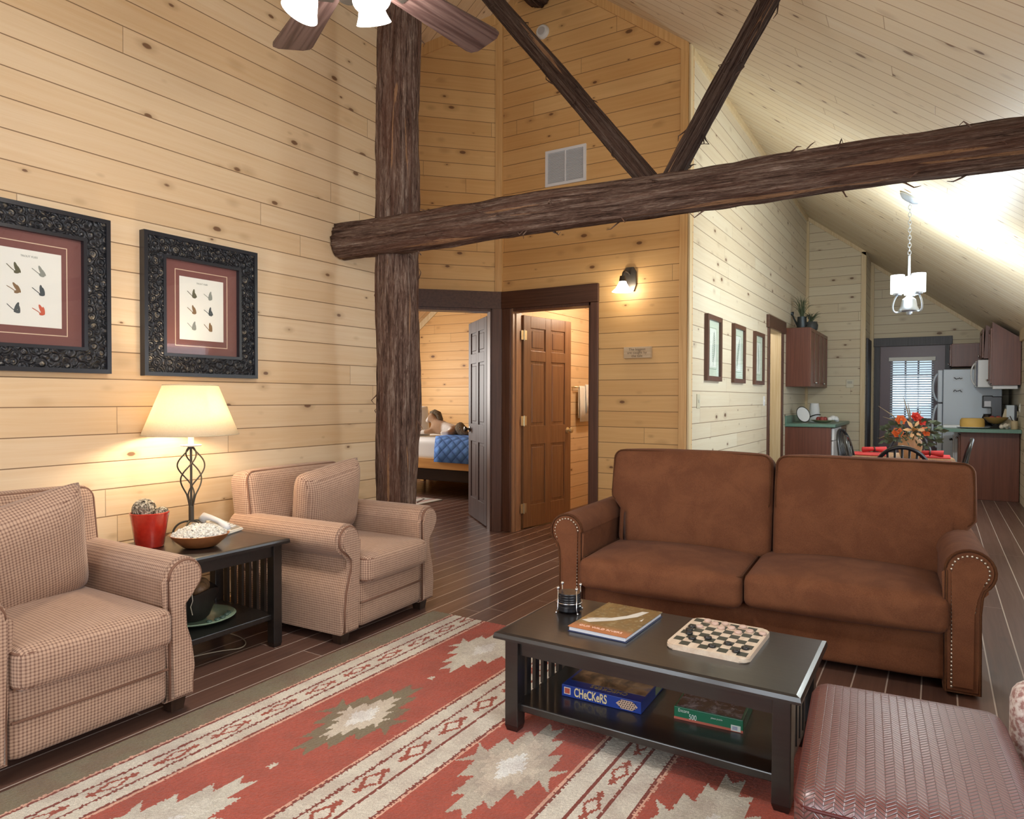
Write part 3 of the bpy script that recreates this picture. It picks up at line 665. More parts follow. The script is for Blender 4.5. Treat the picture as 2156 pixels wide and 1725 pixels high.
def armchair(name, label, loc, rz, group, fab):
    t = thing(name, label, 'armchair', loc, rz, group)
    b = BM(); rbox(b, (0.0, 0, 0.185), (0.405, 0.27, 0.125), 0.03, 10, (0.012, 0, 0)); box(b, (-0.40, -0.365, 0.07), (0.36, 0.365, 0.26))
    base = put('base', b, fab, t, True, 50)
    b = BM(); tube(b, [(0.413, -0.262, 0.195), (0.417, 0, 0.195), (0.413, 0.262, 0.195)], 0.005, 8); put('welt', b, M['welt'], base, True)
    b = BM(); rbox(b, (0.055, 0, 0.365), (0.405, 0.262, 0.072), 0.035, 14, (0.012, 0.004, 0.026))
    cu = put('seat_cushion', b, fab, t, True)
    b = BM()
    for z in (0.418, 0.312): tube(b, rect_path(-0.345, 0.452, -0.256, 0.256, 0.035, z, plane='xy'), 0.0055, 8, True)
    put('welt', b, M['welt'], cu, True)
    b = BM(); R_ = Matrix.Rotation(math.radians(-9), 3, 'Y'); rbox(b, (-0.345, 0, 0.555), (0.085, 0.375, 0.285), 0.055, 14, (0.03, 0.0, 0.008), mat=R_)
    bk = put('backrest', b, fab, t, True)
    b = BM(); pts = [R_ @ Vector(p)+Vector((-0.345, 0, 0.555)) for p in rect_path(-0.362, 0.362, -0.272, 0.272, 0.05, 0.066)]
    tube(b, pts, 0.006, 8, True); put('welt', b, M['welt'], bk, True)
    for s in (1, -1):
        args = (s, 0.262, 0.340, 0.532, 0.080, 0.382, 0.330, 0.055)
        b = BM(); prism(b, arm_profile(*args), -0.40, 0.40, 'x')
        es = [e for e in b.edges if abs(e.verts[0].co.x-e.verts[1].co.x) < 1e-6 and e.verts[0].co.x > 0.39]; bmesh.ops.bevel(b, geom=es, offset=0.014, segments=3, affect='EDGES')
        a = put('arm', b, fab, t, True, 40)
        b = BM(); pr = arm_profile(*args, off=0.016); prism(b, pr, 0.392, 0.418, 'x')
        es = [e for e in b.edges if abs(e.verts[0].co.x-e.verts[1].co.x) < 1e-6 and e.verts[0].co.x > 0.41]; bmesh.ops.bevel(b, geom=es, offset=0.008, segments=2, affect='EDGES')
        put('front_panel', b, fab, a, True, 40)
        b = BM(); pr = arm_profile(*args, off=0.013); tube(b, [(0.403, y, z) for y, z in pr], 0.0055, 8, True); put('welt', b, M['welt'], a, True)
        for x in (0.34, -0.36):
            b = BM(); v = box(b, (x-0.035, s*0.33-0.035, 0.0), (x+0.035, s*0.33+0.035, 0.075))
            for q in v[:4]: q.co.x = x+(q.co.x-x)*0.72; q.co.y = s*0.33+(q.co.y-s*0.33)*0.72
            put('foot', b, M['foot'], t)
    return t
armchair('armchair', 'beige check armchair at the left edge, left of the end table', (-2.905, 1.275, 0.012), 0.0, 'check armchairs by the wall', M['check'])
armchair('armchair', 'beige check armchair between the end table and the log post', (-2.93, 2.83, 0.0), math.radians(2.5), 'check armchairs by the wall', M['check'])
b, e = pillow_bm(0.46, 0.46, 0.20); o = tag(put('throw_pillow', b, M['check'], None, True), 'square check pillow leaning in the armchair beside the log post', 'pillow', 'check throw pillows')
o.rotation_euler = (math.radians(-17), math.radians(10), math.radians(-92)); o.location = (-3.0, 2.82, 0.648)
b, e = pillow_bm(0.52, 0.50, 0.21); o = tag(put('throw_pillow', b, M['check'], None, True), 'large check pillow in the armchair at the left edge', 'pillow', 'check throw pillows')
o.rotation_euler = (math.radians(-17), math.radians(14), math.radians(-86)); o.location = (-2.965, 1.235, 0.628)
# ------------------------------------------------------------------ end table
def slatted_table(name, label, x0, x1, y0, y1, top, th, leg, z0, shelf_z, slat_axis, nslat, ov=0.03, chamfer=0.012):
    t = thing(name, label, 'table', ((x0+x1)/2, (y0+y1)/2, z0)); cx, cy = (x0+x1)/2, (y0+y1)/2
    hx, hy = (x1-x0)/2, (y1-y0)/2; H = top-z0
    b = BM(); A = [(-hx+chamfer*1.4, -hy+chamfer*1.4), (hx-chamfer*1.4, -hy+chamfer*1.4), (hx-chamfer*1.4, hy-chamfer*1.4), (-hx+chamfer*1.4, hy-chamfer*1.4)]
    v = box(b, (-hx, -hy, H-th), (hx, hy, H)); es = [e_ for e_ in b.edges if all(w.co.z > H-1e-5 for w in e_.verts)]
    bmesh.ops.bevel(b, geom=es, offset=chamfer, segments=2, affect='EDGES', profile=0.62); put('tabletop', b, M['espresso'], t)
    lx, ly = hx-ov-leg/2, hy-ov-leg/2
    for sx in (-1, 1):
        for sy in (-1, 1):
            b = BM(); bbox(b, (sx*lx-leg/2, sy*ly-leg/2, 0.02), (sx*lx+leg/2, sy*ly+leg/2, H-th), 0.003)
            q = box(b, (sx*lx-leg/2, sy*ly-leg/2, 0.0), (sx*lx+leg/2, sy*ly+leg/2, 0.021))
            for w in q[:4]: w.co.x = sx*lx+(w.co.x-sx*lx)*0.78; w.co.y = sy*ly+(w.co.y-sy*ly)*0.78
            put('leg', b, M['espresso'], t)
    ap = 0.062
    for s in (-1, 1):
        b = BM(); box(b, (-lx, s*ly-0.011, H-th-ap), (lx, s*ly+0.011, H-th)); put('apron', b, M['espresso'], t)
        b = BM(); box(b, (s*lx-0.011, -ly, H-th-ap), (s*lx+0.011, ly, H-th)); put('apron', b, M['espresso'], t)
    b = BM(); bbox(b, (-lx-0.004, -ly-0.004, shelf_z-z0-0.028), (lx+0.004, ly+0.004, shelf_z-z0), 0.004); put('shelf', b, M['espresso'], t)
    zz0, zz1 = shelf_z-z0, H-th-ap
    for s in (-1, 1):
        span = 2*(ly if slat_axis == 'x' else lx)-leg
        for k in range(nslat):
            c = -span/2+span*(k+1)/(nslat+1); w = 0.015
            b = BM()
            if slat_axis == 'x': box(b, (s*lx-0.007, c-w, zz0), (s*lx+0.007, c+w, zz1))
            else: box(b, (c-w, s*ly-0.007, zz0), (c+w, s*ly+0.007, zz1))
            put('slat', b, M['espresso'], t)
    return t
slatted_table('end_table', 'dark espresso slatted end table between the two check armchairs', -3.335, -2.765, 1.735, 2.355, 0.541, 0.024, 0.05, 0.0, 0.165, 'y', 6, 0.028)
slatted_table('coffee_table', 'low dark espresso coffee table in front of the brown sofa', -1.39, -0.325, 2.122, 2.685, 0.384, 0.024, 0.055, RZ, 0.112, 'x', 5, 0.032, 0.016)
TT, CT = 0.541, 0.384
# ------------------------------------------------------------------ table lamp
t = thing('table_lamp', 'lit table lamp with cream cone shade and twisted iron stem', 'lamp', (-3.235, 2.125, TT))
b = BM()
for k in range(5):
    a = 2*PI*k/5+0.3; u = Vector((math.cos(a), math.sin(a), 0))
    pts = bez(u*0.008+Vector((0, 0, 0.075)), u*0.05+Vector((0, 0, 0.078)), u*0.085+Vector((0, 0, 0.055)), u*0.088+Vector((0, 0, 0.004)), 12); tube(b, pts, 0.005, 8)
put('base', b, M['iron'], t, True)
b = BM(); lathe(b, [(0.019, 0.072), (0.019, 0.078), (0.013, 0.08), (0.013, 0.15), (0.006, 0.155), (0.006, 0.46), (0.004, 0.462)], n=16); st = put('stem', b, M['iron'], t, True, 40)
for k in range(4):
    b = BM(); pts = []
    for i in range(41):
        z = i/40; R_ = 0.009+0.056*math.sin(PI*min(1, z*1.0)**1.7)**1.0 if z < 1 else 0.009
        tw = 2*PI*k/4+0.4+max(0, (z-0.25)/0.75)*PI*1.05
        pts.append((R_*math.cos(tw), R_*math.sin(tw), 0.13+z*0.325))
    tube(b, pts, 0.0038, 7); put('scroll_wire', b, M['iron'], st, True)
b = BM(); lathe(b, [(0.001, 0.452), (0.048, 0.458), (0.05, 0.464), (0.001, 0.466)], n=24); lathe(b, [(0.014, 0.464), (0.014, 0.54)], n=16); put('socket', b, M['offwhite'], t, True, 40)
m = NT('lit_linen_shade'); d1 = m.n.new('ShaderNodeBsdfDiffuse'); d2 = m.n.new('ShaderNodeBsdfTranslucent'); mx = m.n.new('ShaderNodeMixShader')
nz = m.noise(m.obj(), 140.0, 3.0); cc = m.mix(nz, (0.80, 0.70, 0.52), (0.90, 0.82, 0.66)); m.link(cc, d1.inputs[0]); m.link(cc, d2.inputs[0]); mx.inputs[0].default_value = 0.42
m.t.links.new(d1.outputs[0], mx.inputs[1]); m.t.links.new(d2.outputs[0], mx.inputs[2]); m.t.links.new(mx.outputs[0], m.out.inputs[0])
b = BM(); lathe(b, [(0.228, 0.518), (0.130, 0.768)], n=48, cap=False)
sh = put('lamp_shade', b, m.m, t, True); md = sh.modifiers.new('thick', 'SOLIDIFY'); md.thickness = 0.0015
b = BM()
for r, z in ((0.228, 0.518), (0.130, 0.768)): tube(b, [(r*math.cos(2*PI*k/48), r*math.sin(2*PI*k/48), z) for k in range(48)], 0.0028, 6, True)
put('shade_trim', b, plain('shade_binding', (0.62, 0.50, 0.33), 0.8), sh, True)['kind'] = 'stuff'
# ------------------------------------------------------------------ things on the end table
t = thing('red_pot', 'red ceramic flowerpot holding woven balls on the end table', 'pot', (-3.165, 1.865, TT))
m = NT('red_glaze'); n1 = m.noise(m.obj(), 55.0, 3.0); m.bsdf(m.mix(n1, (0.42, 0.018, 0.012), (0.62, 0.045, 0.022)), 0.22, m.bump(n1, 0.35, 0.004), coat=0.5); M['red_glaze'] = m.m
b = BM(); lathe(b, [(0.058, 0.0), (0.062, 0.004), (0.083, 0.155), (0.086, 0.162), (0.083, 0.165), (0.078, 0.158), (0.070, 0.10), (0.055, 0.015)], n=40); put('pot_body', b, M['red_glaze'], t, True, 60)
def woven_ball(r, loc, label, seed):
    b = BM(); rng = random.Random(seed)
    ball(b, (0, 0, 0), r*0.9, 20, 12)
    for k in range(26):
        q = Matrix.Rotation(rng.uniform(0, PI), 3, 'X') @ Matrix.Rotation(rng.uniform(0, PI), 3, 'Y') @ Matrix.Rotation(rng.uniform(0, PI), 3, 'Z')
        off = rng.uniform(-0.6, 0.6); rr = math.sqrt(1-off*off)
        tube(b, [q @ Vector((r*rr*math.cos(2*PI*i/28), r*rr*math.sin(2*PI*i/28), r*off)) for i in range(28)], r*0.055, 5, True)
    mm_ = NT('twig_grey'); n_ = mm_.noise(mm_.obj(), 90.0, 3.0); mm_.bsdf(mm_.ramp(n_, [(0.35, (0.03, 0.022, 0.015)), (0.5, (0.30, 0.25, 0.18)), (0.65, (0.65, 0.58, 0.46))]), 0.8)
    o = tag(put('woven_ball', b, mm_.m, None, True), label, 'ball', 'woven balls in the red pot'); o.location = loc; return o
woven_ball(0.05, (-3.185, 1.85, TT+0.175), 'large grey twig ball on top of the red pot', 1)
woven_ball(0.03, (-3.13, 1.905, TT+0.155), 'small pale twig ball at the right rim of the red pot', 2)
t = thing('shell_bowl', 'oval copper bowl heaped with white shell chips on the end table', 'bowl', (-2.955, 1.985, TT), math.radians(58))
m = NT('copper_bowl'); n1 = m.noise(m.obj(), 24.0, 3.0); m.bsdf(m.mix(n1, (0.50, 0.20, 0.07), (0.30, 0.10, 0.035)), 0.3, metal=0.35, coat=0.3)
b = BM(); lathe(b, [(0.045, 0.0), (0.075, 0.006), (0.115, 0.04), (0.130, 0.062), (0.126, 0.063), (0.11, 0.045), (0.05, 0.012)], n=40)
for v in b.verts: v.co.y *= 0.82
bw = put('bowl_body', b, m.m, t, True, 60)
b = BM(); rng = random.Random(4)
lathe(b, [(0.12, 0.056), (0.10, 0.075), (0.06, 0.095), (0.001, 0.105)], n=24, cap=False)
for k in range(420):
    a = rng.uniform(0, 2*PI); r = 0.122*math.sqrt(rng.random()); z = 0.060+0.045*(1-(r/0.125)**2)
    q = Matrix.Rotation(rng.uniform(0, PI), 3, 'X') @ Matrix.Rotation(rng.uniform(0, PI), 3, 'Z'); s = rng.uniform(0.005, 0.010)
    vs = [b.verts.new(Vector((r*math.cos(a), r*math.sin(a), z))+q @ Vector(p)) for p in ((-s, -s*.6, 0), (s, -s*.5, 0), (s*.8, s*.7, 0), (-s*.7, s*.6, 0), (0, 0, s*.5))]
    b.faces.new(vs[:4])
    for i in range(4): b.faces.new((vs[i], vs[(i+1) % 4], vs[4]))
for v in b.verts: v.co.y *= 0.82
m = NT('shell_chips'); n1 = m.noise(m.obj(), 120.0, 2.0); m.bsdf(m.ramp(n1, [(0.30, (0.12, 0.11, 0.10)), (0.40, (0.60, 0.57, 0.50)), (0.6, (0.82, 0.80, 0.74))]), 0.6)
o = tag(put('shell_chips', b, m.m), 'heap of white and grey shell chips filling the copper bowl', 'shells', None, 'stuff'); o.location = (-2.955, 1.985, TT+0.001); o.rotation_euler = (0, 0, math.radians(58))
t = thing('telephone', 'white corded desk telephone on the end table near the far armchair', 'telephone', (-3.205, 2.255, TT), math.radians(20))
b = BM(); prism(b, [(-0.10, 0.0), (0.10, 0.0), (0.10, 0.012), (-0.06, 0.060), (-0.10, 0.058)], -0.085, 0.085, 'y'); bmesh.ops.bevel(b, geom=b.edges[:], offset=0.006, segments=2, affect='EDGES'); put('phone_body', b, M['offwhite'], t, True, 35)
SLP = math.atan2(-0.048, 0.16)
def onphone(u, v, h): return (u*math.cos(SLP)+0.02-h*math.sin(SLP)*-1*0-0.0, v, 0.036+(-u)*0.30+h)
b = BM()
P = [onphone(-0.075, -0.055, 0.012), onphone(-0.06, -0.055, 0.036), onphone(-0.02, -0.055, 0.042), onphone(0.03, -0.055, 0.040), onphone(0.065, -0.055, 0.028), onphone(0.075, -0.055, 0.010)]
tube(b, P, [0.022, 0.021, 0.014, 0.014, 0.021, 0.022], 12); put('handset', b, M['white'], t, True)
b = BM()
for i in range(4):
    for j in range(3):
        p = onphone(-0.01+i*0.018, 0.012+j*0.020, 0.003); bbox(b, (p[0]-.006, p[1]-.007, p[2]-.006), (p[0]+.006, p[1]+.007, p[2]+.003), 0.002)
o = put('keypad', b, M['white'], t)
b = BM(); v = [b.verts.new(onphone(*q)) for q in ((-0.065, -0.010, 0.0015), (0.07, -0.010, 0.0015), (0.07, 0.075, 0.0015), (-0.065, 0.075, 0.0015))]; w = [b.verts.new(q.co-Vector((0, 0, 0.004))) for q in v]; b.faces.new(v); b.faces.new(w[::-1])
for i in range(4): b.faces.new((v[i], w[i], w[(i+1) % 4], v[(i+1) % 4]))
put('face_plate', b, plain('grey_phone_face', (0.30, 0.28, 0.24), 0.45), t)
# ------------------------------------------------------------------ things on the end table's shelf
t = thing('glass_plate', 'green glass plate under the dark bowl on the end table shelf', 'plate', (-3.04, 2.03, 0.1655))
m = NT('green_glass'); m.bsdf((0.30, 0.42, 0.30), 0.15, coat=0.6); M['green_glass'] = m.m
b = BM(); lathe(b, [(0.08, 0.0), (0.11, 0.004), (0.165, 0.020), (0.172, 0.026), (0.168, 0.028), (0.10, 0.010), (0.001, 0.009)], n=48, cap=False); put('plate_body', b, M['green_glass'], t, True, 60)
t = thing('dark_bowl', 'black flared bowl full of wooden balls on the green glass plate', 'bowl', (-3.05, 2.01, 0.175))
b = BM(); lathe(b, [(0.055, 0.0), (0.075, 0.02), (0.105, 0.10), (0.118, 0.150), (0.112, 0.150), (0.098, 0.10), (0.06, 0.015)], n=40)
for v in b.verts:
    a = math.atan2(v.co.y, v.co.x)
    if v.co.z > 0.12: v.co.z += 0.012*math.sin(3*a+1)
put('bowl_body', b, plain('black_stoneware', (0.022, 0.016, 0.014), 0.4), t, True, 60)
b = BM(); tube(b, [(0.117, 0.004, 0.158), (0.116, 0.008, 0.12), (0.108, -0.002, 0.09), (0.107, 0.006, 0.05)], 0.0022, 6)
o = put('cord', b, plain('pale_cord', (0.7, 0.62, 0.5), 0.8), t, True); o.rotation_euler = (0, 0, math.radians(-38))
woodm = grainy('turned_wood_ball', (0.30, 0.16, 0.075), (0.16, 0.08, 0.035), 'z', 3.0, 0.5)
for i, (dx, dy, dz, r, lab) in enumerate(((0.045, 0.0, 0.150, 0.042, 'wooden ball at the front of the dark bowl on the shelf'), (-0.035, -0.045, 0.155, 0.042, 'wooden ball at the left of the dark bowl on the shelf'), (-0.01, 0.05, 0.150, 0.040, 'wooden ball at the right of the dark bowl on the shelf'))):
    b = BM(); ball(b, (0, 0, 0), r, 20, 14); o = tag(put('wooden_ball', b, woodm, None, True), lab, 'ball', 'wooden balls in the dark bowl'); o.location = (-3.05+dx, 2.01+dy, 0.175+dz)
peb = plain('smoky_glass_pebble', (0.06, 0.10, 0.08), 0.1, coat=0.6)
for i, (dx, dy) in enumerate(((0.13, -0.03), (0.135, 0.01), (0.125, 0.045), (0.10, 0.085), (0.085, 0.105))):
    b = BM(); ball(b, (0, 0, 0), 0.014, 14, 8, sc=(1, 1, 0.6)); o = tag(put('glass_pebble', b, peb, None, True), 'small dark glass pebble on the rim of the green plate', 'pebble', 'glass pebbles on the plate'); o.location = (-3.04+dx, 2.03+dy, 0.191)
b = BM(); tube(b, bez((-3.15, 1.80, 0.006), (-2.95, 1.92, 0.02), (-3.05, 2.05, 0.0), (-2.93, 2.16, 0.006), 16)+bez((-2.93, 2.16, 0.006), (-2.9, 2.22, 0.006), (-3.0, 2.3, 0.01), (-3.2, 2.28, 0.006), 14)[1:], 0.003, 6)
tag(put('power_cord', b, plain('tan_cord', (0.45, 0.36, 0.26), 0.6), None, True), 'thin tan power cord lying on the floor beneath the end table', 'cord')
# ------------------------------------------------------------------ sofa
def build_sofa():
    t = thing('sofa', 'brown suede two-seat sofa with rolled arms and nailhead trim', 'sofa', (-0.785, 3.36, 0.0), math.radians(3.3))
    fab, dk = M['suede'], M['suede_dark']; FY = 0.0   # y=0 is the front of the arms, back towards +y
    b = BM(); rbox(b, (0, 0.45, 0.155), (0.85, 0.41, 0.115), 0.03, 10); put('base', b, fab, t, True, 50)
    b = BM(); rbox(b, (0, 0.80, 0.40), (0.87, 0.085, 0.30), 0.05, 10); put('back_frame', b, fab, t, True)
    for s in (-1, 1):
        cx = s*0.415+0.01
        b = BM(); rbox(b, (cx, 0.275-(0.02 if s < 0 else 0), 0.342-(0.012 if s < 0 else 0)), (0.412, 0.325, 0.078), 0.040, 16, (0.004, 0.014, 0.042)); c = put('seat_cushion', b, fab, t, True)
        b = BM()
        for z in (0.400, 0.284): tube(b, rect_path(cx-0.405, cx+0.405, -0.034, 0.60, 0.04, z, plane='xy'), 0.0045, 8, True)
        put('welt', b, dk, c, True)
        R_ = Matrix.Rotation(math.radians(-11), 3, 'X')
        b = BM(); rbox(b, (0, 0, 0), (0.458, 0.105, 0.285), 0.055, 18, (0.004, 0.045, 0.012), mat=None)
        for v in b.verts:
            if v.co.z > -0.26: v.co.y += 0.006*noise.noise((v.co.x*5+s*3, v.co.z*6, 1.0)); v.co.z += 0.010*noise.noise((v.co.x*3.0+s*7, 2.0, v.co.y*4))*(1 if v.co.z > 0 else 0)
            if v.co.z < -0.02 and s*v.co.x > 0.38: v.co.x -= s*0.06*min(1, (-0.02-v.co.z)/0.05)
            v.co = R_ @ v.co; v.co += Vector((s*0.463+0.065, 0.615, 0.650))
        c = put('back_cushion', b, fab, t, True)
        b = BM()
        for yy in (-0.088, 0.088): tube(b, [R_ @ Vector(p)+Vector((s*0.463+0.065, 0.615, 0.650)) for p in [(q[1], yy, q[2]) for q in rect_path(-0.447, 0.447, -0.03, 0.274, 0.05, 0)]], 0.005, 8, True)
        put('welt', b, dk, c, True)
        def prof(off=0.0):
            x0 = 0.822; xc, zc, r = 0.910, 0.532, 0.094
            P = [(x0+off, 0.02+off), (x0+off, zc)]
            for k in range(0, 17):
                a = math.radians(180-k*(235/16)); P.append((xc+(r-off)*math.cos(a), zc+(r-off)*math.sin(a)))
            P += [(0.958-off, 0.43), (0.952-off, 0.36), (0.955-off, 0.02+off)]
            return [(s*x, z) for x, z in P]
        b = BM(); prism(b, prof(), 0.0, 0.86, 'y'); es = [e for e in b.edges if all(v.co.y < 0.001 for v in e.verts)]; bmesh.ops.bevel(b, geom=es, offset=0.012, segments=3, affect='EDGES')
        a = put('arm', b, fab, t, True, 40)
        b = BM(); prism(b, prof(0.026), -0.012, 0.01, 'y'); es = [e for e in b.edges if all(v.co.y < -0.011 for v in e.verts)]; bmesh.ops.bevel(b, geom=es, offset=0.005, segments=2, affect='EDGES')
        put('front_panel', b, fab, a, True, 40)
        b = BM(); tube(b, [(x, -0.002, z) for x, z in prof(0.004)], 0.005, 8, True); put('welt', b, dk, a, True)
        b = BM(); P = [Vector((x, -0.006, z)) for x, z in prof(0.027)]
        acc, want = 0.0, 0.0
        for p, q in zip(P[:-2], P[1:-1]):
            L = (q-p).length
            while want <= acc+L:
                ball(b, p+(q-p)*((want-acc)/L), 0.0062, 8, 5, sc=(1, 0.7, 1)); want += 0.0172
            acc += L
        o = put('nailhead_trim', b, M['nail'], a, True); o['kind'] = 'stuff'
        for y in (0.06, 0.78):
            b = BM(); lathe(b, [(0.022, 0.0), (0.03, 0.05)], (s*0.88, y, 0.0), 16); put('foot', b, M['foot'], t, True, 40)
build_sofa()
# ------------------------------------------------------------------ on the coffee table
ct = thing('coaster_holder', 'round black coaster holder with four chrome ball posts on the coffee table', 'coaster holder', (-1.262, 2.49, CT))
b = BM(); lathe(b, [(0.046, 0.006), (0.05, 0.010), (0.05, 0.026), (0.046, 0.03)], n=32); put('tray', b, M['black_gloss'], ct, True, 40)
b = BM(); tube(b, [(0.053*math.cos(2*PI*k/40), 0.053*math.sin(2*PI*k/40), 0.042) for k in range(40)], 0.0022, 6, True); put('ring', b, M['chrome'], ct, True)
for k in range(4):
    a = PI/4+k*PI/2+0.25; u = Vector((math.cos(a), math.sin(a), 0)); b = BM()
    tube(b, [u*0.062+Vector((0, 0, 0.003)), u*0.054+Vector((0, 0, 0.02)), u*0.0535+Vector((0, 0, 0.098))], 0.0022, 6); ball(b, u*0.0535+Vector((0, 0, 0.102)), 0.0068, 12, 8); ball(b, u*0.062+Vector((0, 0, 0.004)), 0.004, 10, 6); put('post', b, M['chrome'], ct, True)
for k in range(5):
    b = BM(); lathe(b, [(0.046, 0), (0.047, 0.002), (0.047, 0.0075), (0.046, 0.0095), (0.001, 0.0095)], n=32); o = tag(put('coaster', b, M['black_gloss'], None, True, 40), ['round black coaster at the bottom of the holder', 'round black coaster second from the bottom of the holder', 'round black coaster in the middle of the holder', 'round black coaster second from the top of the holder', 'round black coaster on top of the stack in the holder'][k], 'coaster', 'coasters in the holder'); o.location = (-1.262, 2.49, CT+0.0305+k*0.0098)
t = thing('picture_book', 'hardcover picture book with a brown cover on the coffee table', 'book', (-1.037, 2.447, CT), math.radians(-1.5))
b = BM(); bbox(b, (-0.114, -0.172, 0.003), (0.112, 0.172, 0.017), 0.002); put('pages', b, plain('page_edges', (0.78, 0.80, 0.86), 0.6), t)
m = NT('book_cover_art'); o_ = m.obj(); n1 = m.noise(o_, 12.0, 4.0, 0.65, 0.8); n2 = m.noise(o_, 45.0, 3.0); s_ = m.sep(o_)
cc = m.mix(n1, (0.30, 0.17, 0.05), (0.10, 0.085, 0.05)); cc = m.mix(m.math('MULTIPLY', m.ss(n2, 0.5, 0.7), 0.5), cc, (0.36, 0.30, 0.17)); cc = m.mix(m.ss(s_[1], -0.09, -0.16), cc, (0.42, 0.15, 0.06))
m.bsdf(cc, 0.25, coat=0.4)
for z0, z1, nm in ((0.0, 0.003, 'back_cover'), (0.017, 0.020, 'front_cover')):
    b = BM(); bbox(b, (-0.117, -0.176, z0), (0.117, 0.176, z1), 0.001); fc = put(nm, b, m.m if z0 else plain('dark_blue_board', (0.02, 0.03, 0.09), 0.4), t)
b = BM()
for P in ([(-0.105, -0.085), (-0.07, -0.095), (0.0, -0.03), (0.06, 0.06), (0.075, 0.14), (0.05, 0.13), (0.02, 0.05), (-0.03, -0.02), (-0.09, -0.06)], [(-0.10, -0.055), (-0.06, -0.045), (-0.02, -0.005), (-0.05, -0.022)], [(0.085, 0.02), (0.09, 0.05), (0.094, 0.02)]):
    f = b.faces.new([b.verts.new((x, y, 0.0204)) for x, y in P]); r = bmesh.ops.extrude_face_region(b, geom=[f])
    for v in r['geom']:
        if isinstance(v, bmesh.types.BMVert): v.co.z += 0.0003
put('cover_picture', b, plain('pale_mist', (0.66, 0.63, 0.58), 0.4), fc)
tx = plain('cover_lettering', (0.85, 0.55, 0.42), 0.4)
lettering('cover_title', 'OUR WILD RIVERS', 0.021, tx, fc, (0, -0.142, 0.0205), (0, 0, 0))
# checkerboard
t = thing('checkerboard', 'pale wooden checkerboard with rounded corners on the coffee table', 'game board', (-0.652, 2.467, CT), math.radians(-0.8))
BX, BY = 0.141, 0.170
b = BM(); prism(b, [(p[0], p[1]) for p in rect_path(-BX, BX, -BY, BY, 0.03, 0, plane='xy')], 0.0, 0.018, 'z'); bmesh.ops.bevel(b, geom=[e for e in b.edges if abs(e.verts[0].co.z-e.verts[1].co.z) < 1e-6], offset=0.004, segments=2, affect='EDGES')
put('board', b, grainy('pale_maple', (0.74, 0.62, 0.49), (0.64, 0.50, 0.38), 'y', 1.0, 0.4), t, True, 40)
cu, cv = 0.0325, 0.0385
def sq(i, j): return ((i-3.5)*cu, (j-3.5)*cv)
b = BM()
for i in range(8):
    for j in range(8):
        if (i+j) % 2: x, y = sq(i, j); box(b, (x-cu/2, y-cv/2, 0.0175), (x+cu/2, y+cv/2, 0.0184))
o = put('dark_squares', b, plain('dark_green_square', (0.045, 0.048, 0.035), 0.45), t); o['kind'] = 'stuff'
def piece(i, j, dark, where, ox=0, oy=0):
    x, y = sq(i, j); x += ox; y += oy; q = Vector((x, y, 0)); q.rotate(Matrix.Rotation(math.radians(-0.8), 3, 'Z'))
    b = BM(); lathe(b, [(0.0125, 0), (0.0138, 0.002), (0.0138, 0.006), (0.0125, 0.008), (0.010, 0.0075), (0.0085, 0.009), (0.001, 0.009)], n=20)
    o = tag(put('checker_piece', b, PC[dark], None, True, 45), where, 'checker piece', 'dark checkers' if dark else 'pale checkers'); o.location = (-0.652+q.x, 2.467+q.y, CT+0.0186)
PC = {0: plain('pale_checker', (0.62, 0.44, 0.36), 0.5), 1: plain('black_checker', (0.02, 0.018, 0.018), 0.35)}
for a in ((1, 7, 0, 'pale checker in the far row, first from the left'), (2, 6.5, 0, 'pale checker just in front of the far row, near the left'), (3, 7, 0, 'pale checker in the far row, second from the left'), (3, 5.6, 0, 'pale checker in the third row, in the middle'), (4, 6.1, 0, 'pale checker in the second row, in the middle'), (5, 7, 0, 'pale checker in the far row, third from the left'), (5, 5.2, 0, 'pale checker in the third row, right of the middle'), (6, 6.1, 0, 'pale checker in the second row, near the right'), (7.4, 6.1, 0, 'pale checker at the right margin of the board'), (0.8, 4.9, 0, 'pale checker touching the dark pile at the left'),
          (0.1, 4.4, 1, 'dark checker at the back of the left pile'), (0.2, 3.4, 1, 'dark checker second from the back at the left'), (0.5, 2.5, 1, 'dark checker third from the back at the left'), (1.3, 1.3, 1, 'dark checker at the front of the left pile'), (2.7, 2.2, 1, 'dark checker alone left of the middle'), (3.8, 0.3, 1, 'dark checker nearest the front edge, middle'), (5.0, 1.7, 1, 'dark checker alone right of the middle'), (6.9, 1.4, 1, 'dark checker nearest the right edge'), (6.3, 0.2, 1, 'dark checker at the front right corner')): piece(*a)
# ------------------------------------------------------------------ boxes on the coffee table's shelf
SZ = 0.1125
t = thing('checkers_box', 'blue checkers game box on the coffee table shelf', 'game box', (-1.055, 2.475, SZ), math.radians(1.5))
blue = plain('blue_box_card', (0.012, 0.045, 0.30), 0.35); W2, D2, H2 = 0.158, 0.145, 0.044
b = BM(); bbox(b, (-W2, -D2, 0), (W2, D2, H2), 0.0015); bd = put('box_body', b, blue, t)
m = NT('box_top_picture'); o_ = m.obj(); n1 = m.noise(o_, 9.0, 3.0, 0.6, 0.8); m.bsdf(m.ramp(n1, [(0.35, (0.02, 0.015, 0.02)), (0.47, (0.20, 0.12, 0.07)), (0.58, (0.48, 0.30, 0.16)), (0.7, (0.22, 0.18, 0.24))]), 0.3)
b = BM(); box(b, (-W2+0.012, -D2+0.055, H2), (W2-0.004, D2-0.004, H2+0.0006)); put('top_picture', b, m.m, t)
lettering('top_title', 'CHECKERS', 0.034, plain('ochre_ink', (0.40, 0.28, 0.08), 0.5), t, (0.02, -D2+0.038, H2+0.0004), (0, 0, PI), squash=0.9)
